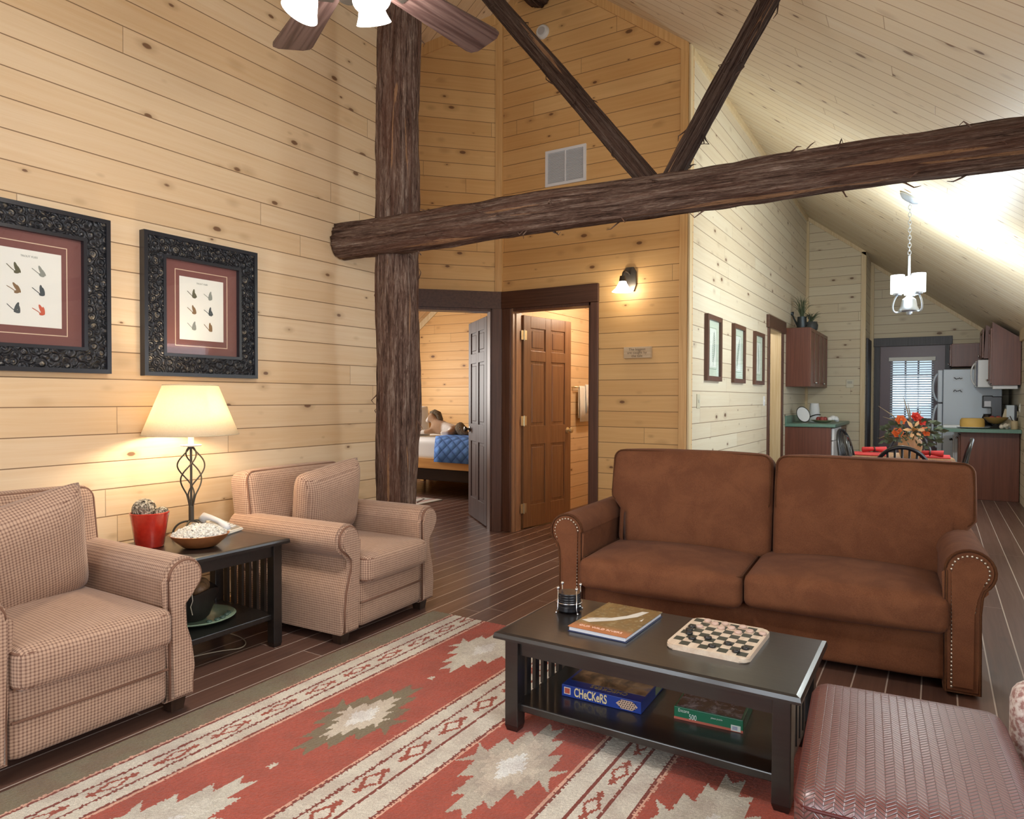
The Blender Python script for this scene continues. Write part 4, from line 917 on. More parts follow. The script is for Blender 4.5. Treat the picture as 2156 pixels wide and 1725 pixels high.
lettering('side_title', 'CHeCKeRS', 0.046, plain('cream_ink', (0.85, 0.70, 0.38), 0.45), t, (-0.040, -D2-0.0005, H2/2), (PI/2, 0, 0), squash=0.60, bold=0.0008)
b = BM(); box(b, (-W2+0.010, -D2-0.0008, 0.010), (-W2+0.037, -D2, H2-0.008)); lg = put('logo_label', b, plain('white_label', (0.75, 0.7, 0.68), 0.5), t)
b = BM(); box(b, (-W2+0.013, -D2-0.0014, 0.013), (-W2+0.034, -D2-0.0006, H2-0.011)); put('logo_square', b, plain('red_label', (0.52, 0.10, 0.06), 0.5), lg)
b = BM(); hexa = [(0.104+0.042*math.cos(PI/3*k), H2/2+0.019*math.sin(PI/3*k)) for k in range(6)]; prism(b, hexa, -D2-0.001, -D2, 'y'); hx = put('board_picture', b, plain('tan_print', (0.62, 0.44, 0.33), 0.5), t)
b = BM()
for i in range(7):
    for j in range(4):
        x = 0.076+i*0.0095+(j % 2)*0.004; z = 0.011+j*0.0075; box(b, (x-0.0022, -D2-0.0016, z-0.0018), (x+0.0022, -D2-0.0009, z+0.0018))
o = put('board_dots', b, M['black_matte'], hx); o['kind'] = 'stuff'
b = BM(); box(b, (W2, -D2+0.16, 0.008), (W2+0.0008, D2-0.02, H2-0.006)); put('end_label', b, plain('pale_green_print', (0.32, 0.38, 0.22), 0.5), t)
t = thing('puzzle_box', 'green jigsaw puzzle box numbered 500 on the coffee table shelf', 'puzzle box', (-0.672, 2.476, SZ), math.radians(3.5))
W2, D2, H2 = 0.118, 0.098, 0.044
b = BM(); bbox(b, (-W2, -D2, 0), (W2, D2, H2), 0.0015); put('box_body', b, plain('green_box_card', (0.008, 0.16, 0.075), 0.25), t)
b = BM(); box(b, (-W2-0.0003, -D2-0.0006, 0.0), (W2, -D2, 0.0085)); put('red_band', b, plain('coral_band', (0.55, 0.15, 0.10), 0.4), t)
m = NT('puzzle_picture'); n1 = m.noise(m.obj(), 26.0, 4.0, 0.65, 0.6); m.bsdf(m.ramp(n1, [(0.38, (0.008, 0.008, 0.010)), (0.5, (0.06, 0.045, 0.05)), (0.6, (0.25, 0.24, 0.27)), (0.72, (0.45, 0.45, 0.48))]), 0.2, coat=0.4)
b = BM(); box(b, (-W2+0.006, -D2+0.006, H2), (W2-0.008, D2-0.004, H2+0.0006)); put('top_picture', b, m.m, t)
wi = plain('white_ink', (0.78, 0.86, 0.83), 0.5)
lettering('puzzle_number', '500', 0.026, wi, t, (-0.052, -D2-0.0005, 0.016), (PI/2, 0, 0), squash=0.7)
lettering('puzzle_title', 'Encore', 0.017, wi, t, (-0.084, -D2-0.0005, 0.033), (PI/2, 0, 0), squash=0.8)
lettering('puzzle_note', 'piece puzzle', 0.008, wi, t, (0.03, -D2-0.0005, 0.030), (PI/2, 0, 0))
b = BM(); box(b, (0.078, -D2-0.001, 0.002), (0.110, -D2-0.0003, 0.022)); bc = put('barcode_label', b, wi, t)
b = BM()
for k in range(7): box(b, (0.083+k*0.0025, -D2-0.0014, 0.006), (0.0842+k*0.0025, -D2-0.0008, 0.018))
o = put('barcode', b, plain('blue_ink', (0.08, 0.12, 0.4), 0.5), bc); o['kind'] = 'stuff'
# ------------------------------------------------------------------ ottoman and the chair at the right edge
t = thing('ottoman', 'burgundy woven-leather ottoman in the lower right corner', 'ottoman', (-0.045, 1.835, RZ), math.radians(4.5))
b = BM(); rbox(b, (0, 0, 0.185), (0.215, 0.315, 0.165), 0.03, 12); put('base', b, M['leather'], t, True)
b = BM(); rbox(b, (0, 0, 0.372), (0.226, 0.326, 0.060), 0.040, 16, (0, 0, 0.012)); c = put('seat_cushion', b, M['leather'], t, True)
b = BM()
for z, g in ((0.402, 0.0), (0.338, 0.0)): tube(b, rect_path(-0.222-g, 0.222+g, -0.322-g, 0.322+g, 0.04, z, plane='xy'), 0.005, 8, True)
put('welt', b, M['leather_welt'], c, True)
for sx in (-1, 1):
    for sy in (-1, 1):
        b = BM(); lathe(b, [(0.016, 0.0), (0.022, 0.03)], (sx*0.17, sy*0.27, 0.0), 16); put('foot', b, M['foot'], t, True, 40)
m = NT('speckled_pink_fabric'); n1 = m.noise(m.obj(), 75.0, 3.0); m.bsdf(m.ramp(n1, [(0.40, (0.34, 0.17, 0.15)), (0.5, (0.58, 0.46, 0.42)), (0.62, (0.70, 0.62, 0.58))]), 0.9, sheen=0.2)
t = thing('easy_chair', 'pink speckled easy chair cut off by the right edge', 'armchair', (0.485, 2.03, 0.0), math.radians(187))
b = BM(); rbox(b, (0, 0, 0.19), (0.22, 0.17, 0.14), 0.04, 8); put('base', b, m.m, t, True)
b = BM(); rbox(b, (0.02, 0, 0.37), (0.22, 0.165, 0.065), 0.04, 10, (0, 0, 0.02)); put('seat_cushion', b, m.m, t, True)
b = BM(); rbox(b, (-0.20, 0, 0.48), (0.06, 0.20, 0.24), 0.06, 10); put('backrest', b, m.m, t, True)
for s in (-1, 1):
    b = BM(); rbox(b, (0.03, s*0.215, 0.31), (0.26, 0.06, 0.21), 0.055, 10); put('arm', b, m.m, t, True)
    for x in (-0.2, 0.2):
        b = BM(); lathe(b, [(0.016, 0.0), (0.022, 0.06)], (x, s*0.2, 0.0), 12); put('foot', b, M['foot'], t, True, 40)
# ------------------------------------------------------------------ lit glass
def glow(name, col, strength, clear=0.25):
    """lit frosted glass: part of the bulb's light passes straight through, the rest glows"""
    t = NT(name); e = t.n.new('ShaderNodeEmission'); t.link(col, e.inputs[0]); e.inputs[1].default_value = strength
    g = t.n.new('ShaderNodeBsdfTransparent'); mx = t.n.new('ShaderNodeMixShader'); mx.inputs[0].default_value = 1-clear
    t.t.links.new(g.outputs[0], mx.inputs[1]); t.t.links.new(e.outputs[0], mx.inputs[2]); t.t.links.new(mx.outputs[0], t.out.inputs[0]); return t.m
M['glass_warm'] = glow('lit_frosted_glass_warm', (1.0, 0.94, 0.85), 5.0, 0.25)
M['glass_cool'] = glow('lit_frosted_glass_cool', (0.92, 1.0, 0.97), 5.0, 0.5)
# ------------------------------------------------------------------ ceiling fan
FX, FY_, FZ = -1.63, 1.63, 2.65
t = thing('ceiling_fan', 'ceiling fan with brown wooden blades and lit glass shades at the top edge', 'ceiling fan', (FX, FY_, 0))
b = BM(); zt = zr(FX, FY_); tube(b, [(0, 0, FZ+0.10), (0, 0, zt+0.01)], 0.013, 12); put('down_rod', b, M['bronze'], t, True)
b = BM(); lathe(b, [(0.02, zt-0.09), (0.07, zt-0.05), (0.075, zt+0.05)], n=24); put('canopy', b, M['bronze'], t, True, 40)
b = BM(); lathe(b, [(0.03, FZ+0.14), (0.10, FZ+0.11), (0.12, FZ+0.06), (0.12, FZ+0.0), (0.08, FZ-0.03), (0.05, FZ-0.06), (0.05, FZ-0.10), (0.03, FZ-0.12)], n=32); put('motor_housing', b, M['bronze'], t, True, 40)
m = NT('fan_blade_veneer'); o_ = m.sep(m.obj()); n1 = m.noise(m.comb(m.math('MULTIPLY', o_[0], 2.2), m.math('MULTIPLY', o_[1], 55.0), 0.3), 1.0, 4.0, 0.6, 0.3)
m.bsdf(m.ramp(n1, [(0.32, (0.040, 0.021, 0.018)), (0.48, (0.075, 0.042, 0.036)), (0.62, (0.125, 0.078, 0.066))]), 0.38)
for k in range(5):
    a = math.radians(82.7+72*k); b = BM(); P = [(0.20, -0.055), (0.64, -0.080), (0.665, -0.075), (0.68, -0.05), (0.68, 0.05), (0.665, 0.075), (0.64, 0.080), (0.20, 0.055)]
    prism(b, P, -0.004, 0.004, 'z'); bl = put('blade', b, m.m, t); bl.location = (0, 0, FZ+0.01); bl.rotation_euler = (math.radians(-11), 0, a)
    b = BM(); prism(b, [(0.09, -0.02), (0.26, -0.035), (0.26, 0.035), (0.09, 0.02)], -0.010, -0.005, 'z'); put('blade_bracket', b, M['bronze'], bl)
for dx, dy, dz in ((-0.093, -0.0905, 0.0), (-0.024, 0.126, 0.06), (0.117, -0.035, 0.0)):
    u = Vector((dx, dy, 0)).normalized(); tl = Matrix.Rotation(math.radians(22), 3, Vector((-u.y, u.x, 0)) * -1)
    b = BM(); tube(b, bez((0, 0, FZ-0.09), (dx*.6, dy*.6, FZ-0.08), (dx*.9, dy*.9, FZ-0.07+dz), (dx*.85, dy*.85, FZ-0.10+dz), 8), 0.007, 8); put('light_arm', b, M['bronze'], t, True)
    b = BM(); lathe(b, [(0.020, -0.005), (0.026, -0.025), (0.040, -0.058), (0.050, -0.09), (0.060, -0.112), (0.058, -0.112)], (dx*.85, dy*.85, FZ-0.075+dz), 28, axis=tl, cap=False); put('light_shade', b, M['glass_warm'], t, True, 60)
# ------------------------------------------------------------------ framed prints on the left wall
m = NT('carved_black_frame'); o_ = m.sep(m.obj()); fu = m.math('MULTIPLY', o_[1], 26.0); fv = m.math('MULTIPLY', o_[2], 26.0)
v_ = m.vor(m.comb(fu, fv, 0.0), 1.0, 'F1'); d_ = m.vor(m.comb(fu, fv, 0.0), 1.0, 'DISTANCE_TO_EDGE'); w_ = m.noise(m.obj(), 70.0, 3.0)
h_ = m.math('ADD', m.math('MULTIPLY', d_.outputs['Distance'], 1.6), m.math('MULTIPLY', m.math('SINE', m.math('MULTIPLY', v_.outputs['Distance'], 22.0)), 0.16))
cc = m.ramp(m.math('MULTIPLY_ADD', w_, 0.7, m.math('MULTIPLY', h_, 0.5)), [(0.40, (0.012, 0.013, 0.017)), (0.58, (0.035, 0.036, 0.042)), (0.70, (0.15, 0.13, 0.10)), (0.85, (0.30, 0.26, 0.20))])
m.bsdf(cc, 0.36, m.bump(h_, 0.9, 0.012), metal=0.35)
M['carved'] = m.m; M['frame_edge'] = plain('black_frame_edge', (0.015, 0.015, 0.02), 0.3)
M['mat_plum'] = plain('plum_mat_board', (0.185, 0.070, 0.062), 0.8); M['paper'] = plain('cream_paper', (0.80, 0.80, 0.74), 0.7); M['gilt'] = plain('pale_fillet', (0.66, 0.50, 0.36), 0.5)
t = NT('picture_glass'); g = t.n.new('ShaderNodeBsdfTransparent'); gl = t.n.new('ShaderNodeBsdfGlossy'); gl.inputs['Roughness'].default_value = 0.02
fr = t.n.new('ShaderNodeLayerWeight'); fr.inputs[0].default_value = 0.5; mx = t.n.new('ShaderNodeMixShader'); t.link(t.math('MULTIPLY_ADD', t.math('POWER', fr.outputs['Facing'], 4.0), 0.30, 0.02, clamp=True), mx.inputs[0])
t.t.links.new(g.outputs[0], mx.inputs[1]); t.t.links.new(gl.outputs[0], mx.inputs[2]); t.t.links.new(mx.outputs[0], t.out.inputs[0]); M['picglass'] = t.m
def frame_ring(b, w, h, bw, x0, x1, mi=0):
    """mitred rectangular ring in the local y-z plane; w,h outer half sizes"""
    o = [(-w, -h), (w, -h), (w, h), (-w, h)]; i = [(-w+bw, -h+bw), (w-bw, -h+bw), (w-bw, h-bw), (-w+bw, h-bw)]
    for k in range(4):
        q = [o[k], o[(k+1) % 4], i[(k+1) % 4], i[k]]; A, B = prism(b, q, x0, x1, 'x', mi)
def thin(b, y0, y1, z0, z1, x0, x1): box(b, (x0, y0, z0), (x1, y1, z1))
FLYCOL = [plain('olive_feather', (0.10, 0.095, 0.05), 0.7), plain('brown_feather', (0.22, 0.13, 0.06), 0.7), plain('slate_feather', (0.06, 0.075, 0.08), 0.7), plain('red_feather', (0.55, 0.10, 0.05), 0.7), plain('grey_feather', (0.25, 0.27, 0.24), 0.7)]
def fly_mesh(b, cy, cz, s, rng):
    def el(y, z, ry, rz_, ang, x):
        P = []
        for k in range(12):
            a = 2*PI*k/12; u, v = ry*math.cos(a), rz_*math.sin(a); P.append((y+u*math.cos(ang)-v*math.sin(ang), z+u*math.sin(ang)+v*math.cos(ang)))
        prism(b, P, x, x+0.0006, 'x')
    el(cy, cz, s*1.0, s*0.28, rng.uniform(1.2, 2.2), 0.0); el(cy+s*.35, cz-s*.2, s*0.75, s*0.22, rng.uniform(1.6, 2.2), 0.0004); el(cy+s*.1, cz-s*.75, s*0.5, s*0.3, rng.uniform(-.4, .4), 0.0008)
    tube(b, [(0.0008, cy-s*1.5, cz+s*rng.uniform(.1, .5)), (0.0008, cy-s*.7, cz-s*.3), (0.0008, cy, cz-s*.8)], s*0.06, 5)
def fly_print(label, yc, zc, w, h, cols, seed):
    t = thing('framed_print', label, 'picture', (XL, yc, zc), 0.0, 'fly prints on the left wall')
    W2, H2, bw = w/2, h/2, 0.125
    b = BM(); frame_ring(b, W2-0.012, H2-0.012, bw-0.026, 0.004, 0.034); fm = put('frame', b, M['carved'], t)
    b = BM(); frame_ring(b, W2, H2, 0.020, 0.001, 0.044); frame_ring(b, W2-bw+0.018, H2-bw+0.018, 0.016, 0.004, 0.038); put('frame_edge', b, M['frame_edge'], fm)
    b = BM(); thin(b, -W2+bw-0.01, W2-bw+0.01, -H2+bw-0.01, H2-bw+0.01, 0.008, 0.012); put('mat_board', b, M['mat_plum'], t)
    b = BM(); pw, ph = 0.128, 0.165; frame_ring(b, pw+0.032, ph+0.042, 0.004, 0.012, 0.0128); put('fillet', b, M['gilt'], t)
    b = BM(); thin(b, -pw-0.006, pw+0.006, -ph-0.006, ph+0.006, 0.012, 0.0128); thin(b, -pw, pw, -ph, ph, 0.0128, 0.0134); pp = put('print_paper', b, M['paper'], t)
    rng = random.Random(seed)
    for r in range(3):
        for c in range(2):
            b = BM(); fly_mesh(b, -0.052+c*0.10, 0.085-r*0.088, 0.025, rng); f = put('printed_fly', b, FLYCOL[cols[r*2+c]], pp); f.location = (0.0134, 0, 0)
    b = BM(); thin(b, -W2+bw, W2-bw, -H2+bw, H2-bw, 0.021, 0.023); put('glass_pane', b, M['picglass'], t)
    lettering('caption', 'TROUT FLIES', 0.012, FLYCOL[4], pp, (0.0136, 0, 0.142), (PI/2, 0, PI/2))
fly_print('black carved frame with fly print, cut off by the left edge', 1.505, 1.737, 0.690, 0.750, (0, 4, 1, 2, 2, 3), 5)
fly_print('black carved frame with fly print above the table lamp', 2.362, 1.733, 0.690, 0.748, (0, 4, 1, 2, 4, 1), 8)
# ------------------------------------------------------------------ on the planked middle wall
t = thing('wall_vent', 'white louvred return-air vent high on the orange planked wall', 'vent', (-2.806, YM, 3.29))
b = BM()
for q in (((-.20, -.014, -.158), (.20, 0, -.135)), ((-.20, -.014, .135), (.20, 0, .158)), ((-.20, -.014, -.135), (-.175, 0, .135)), ((.175, -.014, -.135), (.20, 0, .135)), ((-.006, -.012, -.135), (.006, 0, .135))): box(b, *q)
fm = put('vent_frame', b, M['white'], t)
b = BM(); box(b, (-.175, -.002, -.135), (.175, -.0005, .135)); put('vent_back', b, plain('vent_shadow', (0.55, 0.54, 0.54), 0.8), t)
b = BM()
for k in range(26):
    z = -.132+k*0.0103; prism(b, [(-0.011, z), (-0.010, z-0.001), (-0.002, z+0.006), (-0.003, z+0.007)], -0.175, 0.175, 'x')
o = put('louvre', b, M['white'], t); o['kind'] = 'stuff'
t = thing('smoke_detector', 'round white smoke detector near the peak of the planked wall', 'smoke detector', (-3.04, YM, 4.52))
b = BM(); lathe(b, [(0.062, 0.0), (0.062, 0.018), (0.052, 0.032), (0.001, 0.034)], n=32, axis=Matrix.Rotation(PI/2, 3, 'X')); put('detector_body', b, M['offwhite'], t, True, 40)
b = BM(); lathe(b, [(0.036, 0.030), (0.034, 0.038), (0.001, 0.038)], n=24, axis=Matrix.Rotation(PI/2, 3, 'X')); put('detector_grille', b, plain('detector_grey', (0.5, 0.48, 0.45), 0.5), t, True, 40)
t = thing('wall_sconce', 'lit bell-glass wall sconce to the right of the open doors', 'sconce', (-2.195, YM, 2.25))
b = BM(); prism(b, [(-0.035, -0.11), (0.035, -0.11), (0.055, -0.06), (0.055, 0.05), (0.03, 0.09), (-0.03, 0.09), (-0.055, 0.05), (-0.055, -0.06)], -0.02, 0.0, 'y'); put('back_plate', b, M['bronze'], t)
b = BM(); tube(b, bez((0, -0.02, 0.03), (0, -0.09, 0.06), (-0.01, -0.14, 0.05), (-0.012, -0.14, 0.0), 10), 0.008, 8); lathe(b, [(0.022, 0.0), (0.028, -0.03), (0.03, -0.05)], (-0.012, -0.14, 0.0), 16); put('sconce_arm', b, M['bronze'], t, True, 40)
b = BM(); lathe(b, [(0.026, -0.035), (0.034, -0.06), (0.058, -0.10), (0.088, -0.128), (0.001, -0.115)], (-0.012, -0.14, 0.0), 32, cap=False); put('glass_shade', b, M['glass_warm'], t, True, 60)
t = thing('wooden_sign', 'small wooden word plaque on the wall under the sconce', 'sign', (-2.118, YM, 1.627))
b = BM(); bbox(b, (-0.118, -0.042, -0.047), (0.118, 0, 0.047), 0.003); put('sign_board', b, grainy('sign_wood', (0.62, 0.47, 0.30), (0.52, 0.37, 0.22), 'x', 1.0, 0.7), t)
si = plain('sign_ink', (0.18, 0.12, 0.07), 0.7)
for k, s in enumerate(('The biggest', 'are caught by', 'the tale')): lettering('sign_words', s, 0.030, si, t, (0, -0.0425, 0.025-k*0.027), (PI/2, 0, 0), squash=1.05)
# ------------------------------------------------------------------ corridor wall
mats_fern = [plain('fern_green_ink', (0.10, 0.19, 0.12), 0.7), plain('pale_green_mat', (0.62, 0.72, 0.60), 0.7)]
def fern_print(label, yc, kind):
    t = thing('fern_print', label, 'picture', (XC, yc, 1.69), 0.0, 'fern prints in the corridor'); w, h = 0.232, 0.288
    b = BM(); frame_ring(b, w, h, 0.042, 0.0, 0.032); put('frame', b, M['brown_trim'], t)
    b = BM(); thin(b, -w+.035, w-.035, -h+.035, h-.035, 0.006, 0.010); mt = put('mat_board', b, mats_fern[1], t)
    b = BM(); thin(b, -0.105, 0.105, -0.165, 0.175, 0.010, 0.0106); pp = put('print_paper', b, plain('print_white', (0.78, 0.84, 0.78), 0.7), t)
    b = BM(); frame_ring(b, 0.112, 0.182, 0.003, 0.0104, 0.0110); put('print_line', b, mats_fern[0], t)
    b = BM(); n = 16
    for k in range(n):
        s = k/(n-1); z = -0.12+0.26*s; y = (0.035*math.sin(s*2.2) if kind == 0 else -0.05+0.10*s**1.6 if kind == 1 else 0.012*math.sin(s*5)); L = (0.055 if kind != 2 else 0.028)*math.sin(PI*min(1, 0.12+s*0.88))**0.8
        for sg in (-1, 1):
            if kind == 0 and sg == -1: L2 = L*1.1
            else: L2 = L*0.8
            prism(b, [(y, z), (y+sg*L2*.5, z+0.012), (y+sg*L2, z+0.014+L2*.25), (y+sg*L2*.5, z+0.003)], 0.0106, 0.0112, 'x')
    tube(b, [(0.011, (0.035*math.sin(s*2.2) if kind == 0 else -0.05+0.10*s**1.6 if kind == 1 else 0.012*math.sin(s*5)), -0.15+0.30*s) for s in [i/10 for i in range(11)]], 0.0016, 5)
    put('printed_fern', b, mats_fern[0], pp)
    b = BM(); thin(b, -w+.04, w-.04, -h+.04, h-.04, 0.020, 0.022); put('glass_pane', b, M['picglass'], t)
fern_print('brown framed fern print, first along the pale corridor wall', 6.135, 0)
fern_print('brown framed fern print, middle of three on the pale corridor wall', 7.045, 1)
fern_print('brown framed fern print, nearest the corridor doorway', 7.955, 2)
t = thing('light_switch', 'pale switch plate on the corridor wall below the first fern print', 'switch', (XC, 5.73, 1.225))
b = BM(); bbox(b, (0, -0.045, -0.06), (0.006, 0.045, 0.06), 0.002); put('switch_plate', b, plain('pine_toned_plate', (0.60, 0.56, 0.42), 0.4), t)
b = BM(); bbox(b, (0.006, -0.006, -0.013), (0.014, 0.006, 0.013), 0.002); put('switch_toggle', b, M['offwhite'], t)
t = thing('light_switch', 'white switch plate beside the corridor doorway', 'switch', (XC, 8.30, 1.22))
b = BM(); bbox(b, (0, -0.035, -0.055), (0.006, 0.035, 0.055), 0.002); put('switch_plate', b, M['white'], t)
b = BM(); bbox(b, (0.006, -0.005, -0.012), (0.013, 0.005, 0.012), 0.002); put('switch_toggle', b, M['white'], t)
t = thing('thermostat', 'small pale thermostat plate on the far kitchen wall', 'thermostat', (-1.10, YK, 1.47))
b = BM(); bbox(b, (-0.05, -0.015, -0.06), (0.05, 0, 0.06), 0.004); put('thermostat_body', b, plain('cream_plate', (0.70, 0.66, 0.52), 0.45), t)
b = BM(); bbox(b, (-0.03, -0.019, 0.0), (0.03, -0.015, 0.035), 0.002); put('thermostat_dial', b, plain('plate_grey', (0.5, 0.48, 0.40), 0.4), t)
# ------------------------------------------------------------------ bathroom and bedroom
t = thing('towel_bar', 'brass towel bar on the bathroom wall behind the open door', 'towel bar', (-3.5, 7.2, 1.37))
b = BM(); tube(b, [(0.05, -0.26, 0), (0.05, 0.26, 0)], 0.008, 10); put('bar', b, M['brass'], t, True)
for s in (-1, 1):
    b = BM(); tube(b, [(0.0, s*0.25, 0), (0.05, s*0.25, 0)], 0.012, 10); put('bracket', b, M['brass'], t, True)
def towel(name, label, y0, y1, zt, zb, x, mat):
    b = BM(); n = 16; V = []
    P = [(x-0.012, zb+0.04), (x-0.013, (zt+zb)/2), (x-0.010, zt-0.01), (x, zt+0.012), (x+0.012, zt-0.005), (x+0.018, (zt+zb)/2), (x+0.020, zb)]
    for i in range(n+1):
        y = y0+(y1-y0)*i/n; V.append([b.verts.new((px+0.004*math.sin(i*1.1)*(zt-pz)*2, y, pz)) for px, pz in P])
    for i in range(n):
        for j in range(len(P)-1): b.faces.new((V[i][j], V[i+1][j], V[i+1][j+1], V[i][j+1]))
    o = put(name, b, mat, None, True); md = o.modifiers.new('thick', 'SOLIDIFY'); md.thickness = 0.008; return tag(o, label, 'towel', 'towels on the towel bar')
tw = plain('white_terry', (0.82, 0.82, 0.80), 0.95, sheen=0.3)
towel('bath_towel', 'long white bath towel on the towel bar behind the bathroom door', 7.02, 7.40, 1.375, 0.98, -3.445, tw)
towel('hand_towel', 'short white hand towel with dark monogram over the bath towel', 7.14, 7.36, 1.392, 1.08, -3.425, tw)
mg = lettering('monogram', 'R', 0.12, plain('monogram_thread', (0.15, 0.18, 0.17), 0.8), bpy.data.objects['hand_towel'], (-3.398, 7.25, 1.22), (PI/2, 0, PI/2))
t = thing('bed', 'wooden bed with white mattress seen through the left doorway', 'bed', (-5.4, 7.42, 0))
bw = grainy('honey_bed_wood', (0.60, 0.33, 0.11), (0.48, 0.24, 0.07), 'x', 1.0, 0.4)
b = BM(); bbox(b, (-1.2, -0.72, 0.37), (1.3, -0.68, 0.50), 0.006); put('side_rail', b, bw, t)
b = BM(); bbox(b, (-1.2, 0.68, 0.37), (1.3, 0.72, 0.50), 0.006); put('side_rail', b, bw, t)
for x in (-1.15, 1.24):
    for y in (-0.66, 0.66):
        b = BM(); bbox(b, (x-0.03, y-0.03, 0), (x+0.03, y+0.03, 0.50), 0.004); put('leg', b, bw, t)
b = BM(); bbox(b, (-1.25, -0.74, 0.3), (-1.2, 0.74, 1.05), 0.01); put('headboard', b, bw, t)
b = BM(); rbox(b, (0.05, 0, 0.60), (1.22, 0.70, 0.125), 0.05, 10, (0, 0, 0.015)); put('mattress', b, plain('white_sheet', (0.80, 0.84, 0.86), 0.8), t, True)
b = BM(); bbox(b, (-1.1, -0.55, 0.20), (1.15, 0.6, 0.36), 0.02); put('under_bed_shade', b, plain('dark_under_bed', (0.03, 0.018, 0.014), 0.7), t)  # dark block put in as the shade under the bed
m = NT('blue_quilting'); o_ = m.sep(m.obj()); a1 = m.math('PINGPONG', m.math('MULTIPLY_ADD', m.math('ADD', o_[0], m.math('ADD', o_[1], o_[2])), 14.0, 50.0), 1.0); a2 = m.math('PINGPONG', m.math('MULTIPLY_ADD', m.math('SUBTRACT', o_[0], m.math('ADD', o_[1], o_[2])), 14.0, 50.0), 1.0)
hq = m.math('POWER', m.math('MULTIPLY', a1, a2), 0.4); m.bsdf(m.mix(hq, (0.03, 0.10, 0.36), (0.10, 0.27, 0.68)), 0.8, m.bump(hq, 0.6, 0.02)); 
b = BM(); n = 12; Pq = [(-0.735, 0.46), (-0.728, 0.60), (-0.715, 0.71), (-0.66, 0.752), (-0.3, 0.758), (0.2, 0.758), (0.66, 0.752)]; V = []
for i in range(n+1):
    x = 0.12+(1.20-0.12)*i/n; V.append([b.verts.new((x+(0.04 if j < 3 else 0)*(1-i/n), y, z)) for j, (y, z) in enumerate(Pq)])
for i in range(n):
    for j in range(len(Pq)-1): b.faces.new((V[i][j], V[i+1][j], V[i+1][j+1], V[i][j+1]))
o = put('quilt', b, m.m, None, True); md = o.modifiers.new('thick', 'SOLIDIFY'); md.thickness = 0.02; md.offset = 1.0; o.location = (-5.4, 7.42, 0); tag(o, 'bright blue quilt draped over the side of the bed', 'quilt')
b, e = pillow_bm(0.62, 0.42, 0.18); o = tag(put('bed_pillow', b, plain('white_pillowcase', (0.82, 0.85, 0.88), 0.85), None, True), 'white pillow propped at the head of the bed beside the log post', 'pillow'); o.location = (-6.02, 7.10, 0.93); o.rotation_euler = (math.radians(-12), 0, math.radians(60))
def skinned(name, nodes, edges, mat, parent=None, sub=2):
    me = bpy.data.meshes.new(name); me.from_pydata([n[0] for n in nodes], edges, []); o = bpy.data.objects.new(name+'_rig', me); COL.objects.link(o)
    md = o.modifiers.new('s', 'SKIN'); md.use_smooth_shade = True
    for v, n in zip(me.skin_vertices[0].data, nodes): v.radius = n[1] if isinstance(n[1], tuple) else (n[1], n[1])
    me.skin_vertices[0].data[0].use_root = True
    sb = o.modifiers.new('b', 'SUBSURF'); sb.levels = sub; sb.render_levels = sub
    dg = bpy.context.evaluated_depsgraph_get(); q = bpy.data.meshes.new_from_object(o.evaluated_get(dg)); bpy.data.objects.remove(o)
    q.materials.clear(); q.materials.append(mat); q.polygons.foreach_set('use_smooth', [True]*len(q.polygons))
    r = bpy.data.objects.new(name, q); COL.objects.link(r); r.parent = parent; return r
t = thing('plush_horse', 'brown and white plush pony lying on the bed', 'soft toy', (-5.5, 7.15, 0.76))
m = NT('plush_patches'); o_ = m.obj(); s_ = m.sep(o_); nn = m.noise(o_, 60.0, 3.0); n1 = m.noise(o_, 4.0, 1.0)
cc = m.mix(m.math('MAXIMUM', m.math('MULTIPLY', m.ss(s_[0], 0.05, 0.09), m.ss(s_[0], 0.24, 0.20)), m.ss(s_[0], -0.165, -0.185)), (0.40, 0.24, 0.135), (0.82, 0.80, 0.78)); m.bsdf(m.mix(m.math('MULTIPLY', nn, 0.3), cc, (0.3, 0.2, 0.12)), 0.95, m.bump(nn, 0.4, 0.01), sheen=0.4)
nodes = [((0.22, 0, 0.085), 0.080), ((0.08, 0, 0.085), 0.085), ((-0.06, 0, 0.095), 0.075), ((-0.10, -0.01, 0.19), 0.048), ((-0.13, -0.02, 0.24), 0.050), ((-0.19, -0.03, 0.19), 0.032), ((-0.215, -0.035, 0.165), 0.026),
         ((-0.12, -0.10, 0.045), 0.034), ((-0.26, -0.13, 0.035), 0.026), ((-0.12, 0.09, 0.045), 0.034), ((-0.24, 0.10, 0.035), 0.026), ((0.24, -0.12, 0.045), 0.038), ((0.12, -0.17, 0.035), 0.026), ((0.25, 0.11, 0.045), 0.038), ((0.13, 0.16, 0.035), 0.026), ((-0.115, 0.015, 0.285), 0.014), ((-0.125, -0.05, 0.285), 0.014)]
skinned('body', nodes, [(0, 1), (1, 2), (2, 3), (3, 4), (4, 5), (5, 6), (2, 7), (7, 8), (2, 9), (9, 10), (0, 11), (11, 12), (0, 13), (13, 14), (4, 15), (4, 16)], m.m, t)
mane = NT('plush_mane'); nn = mane.noise(mane.obj(), 45.0, 3.0); mane.bsdf(mane.mix(nn, (0.075, 0.055, 0.035), (0.20, 0.15, 0.09)), 0.95, mane.bump(nn, 0.8, 0.02))
b = BM(); tube(b, [(-0.155, -0.03, 0.285), (-0.10, -0.01, 0.300), (-0.045, 0.0, 0.275), (-0.01, 0.0, 0.20), (0.015, 0.0, 0.165)], [0.022, 0.036, 0.04, 0.036, 0.015], 12); put('mane', b, mane.m, t, True)
b = BM(); tube(b, [(0.27, -0.02, 0.13), (0.32, -0.04, 0.12), (0.38, -0.06, 0.07), (0.46, -0.08, 0.035), (0.52, -0.09, 0.03)], [0.022, 0.065, 0.07, 0.035, 0.008], 12); put('tail', b, mane.m, t, True)
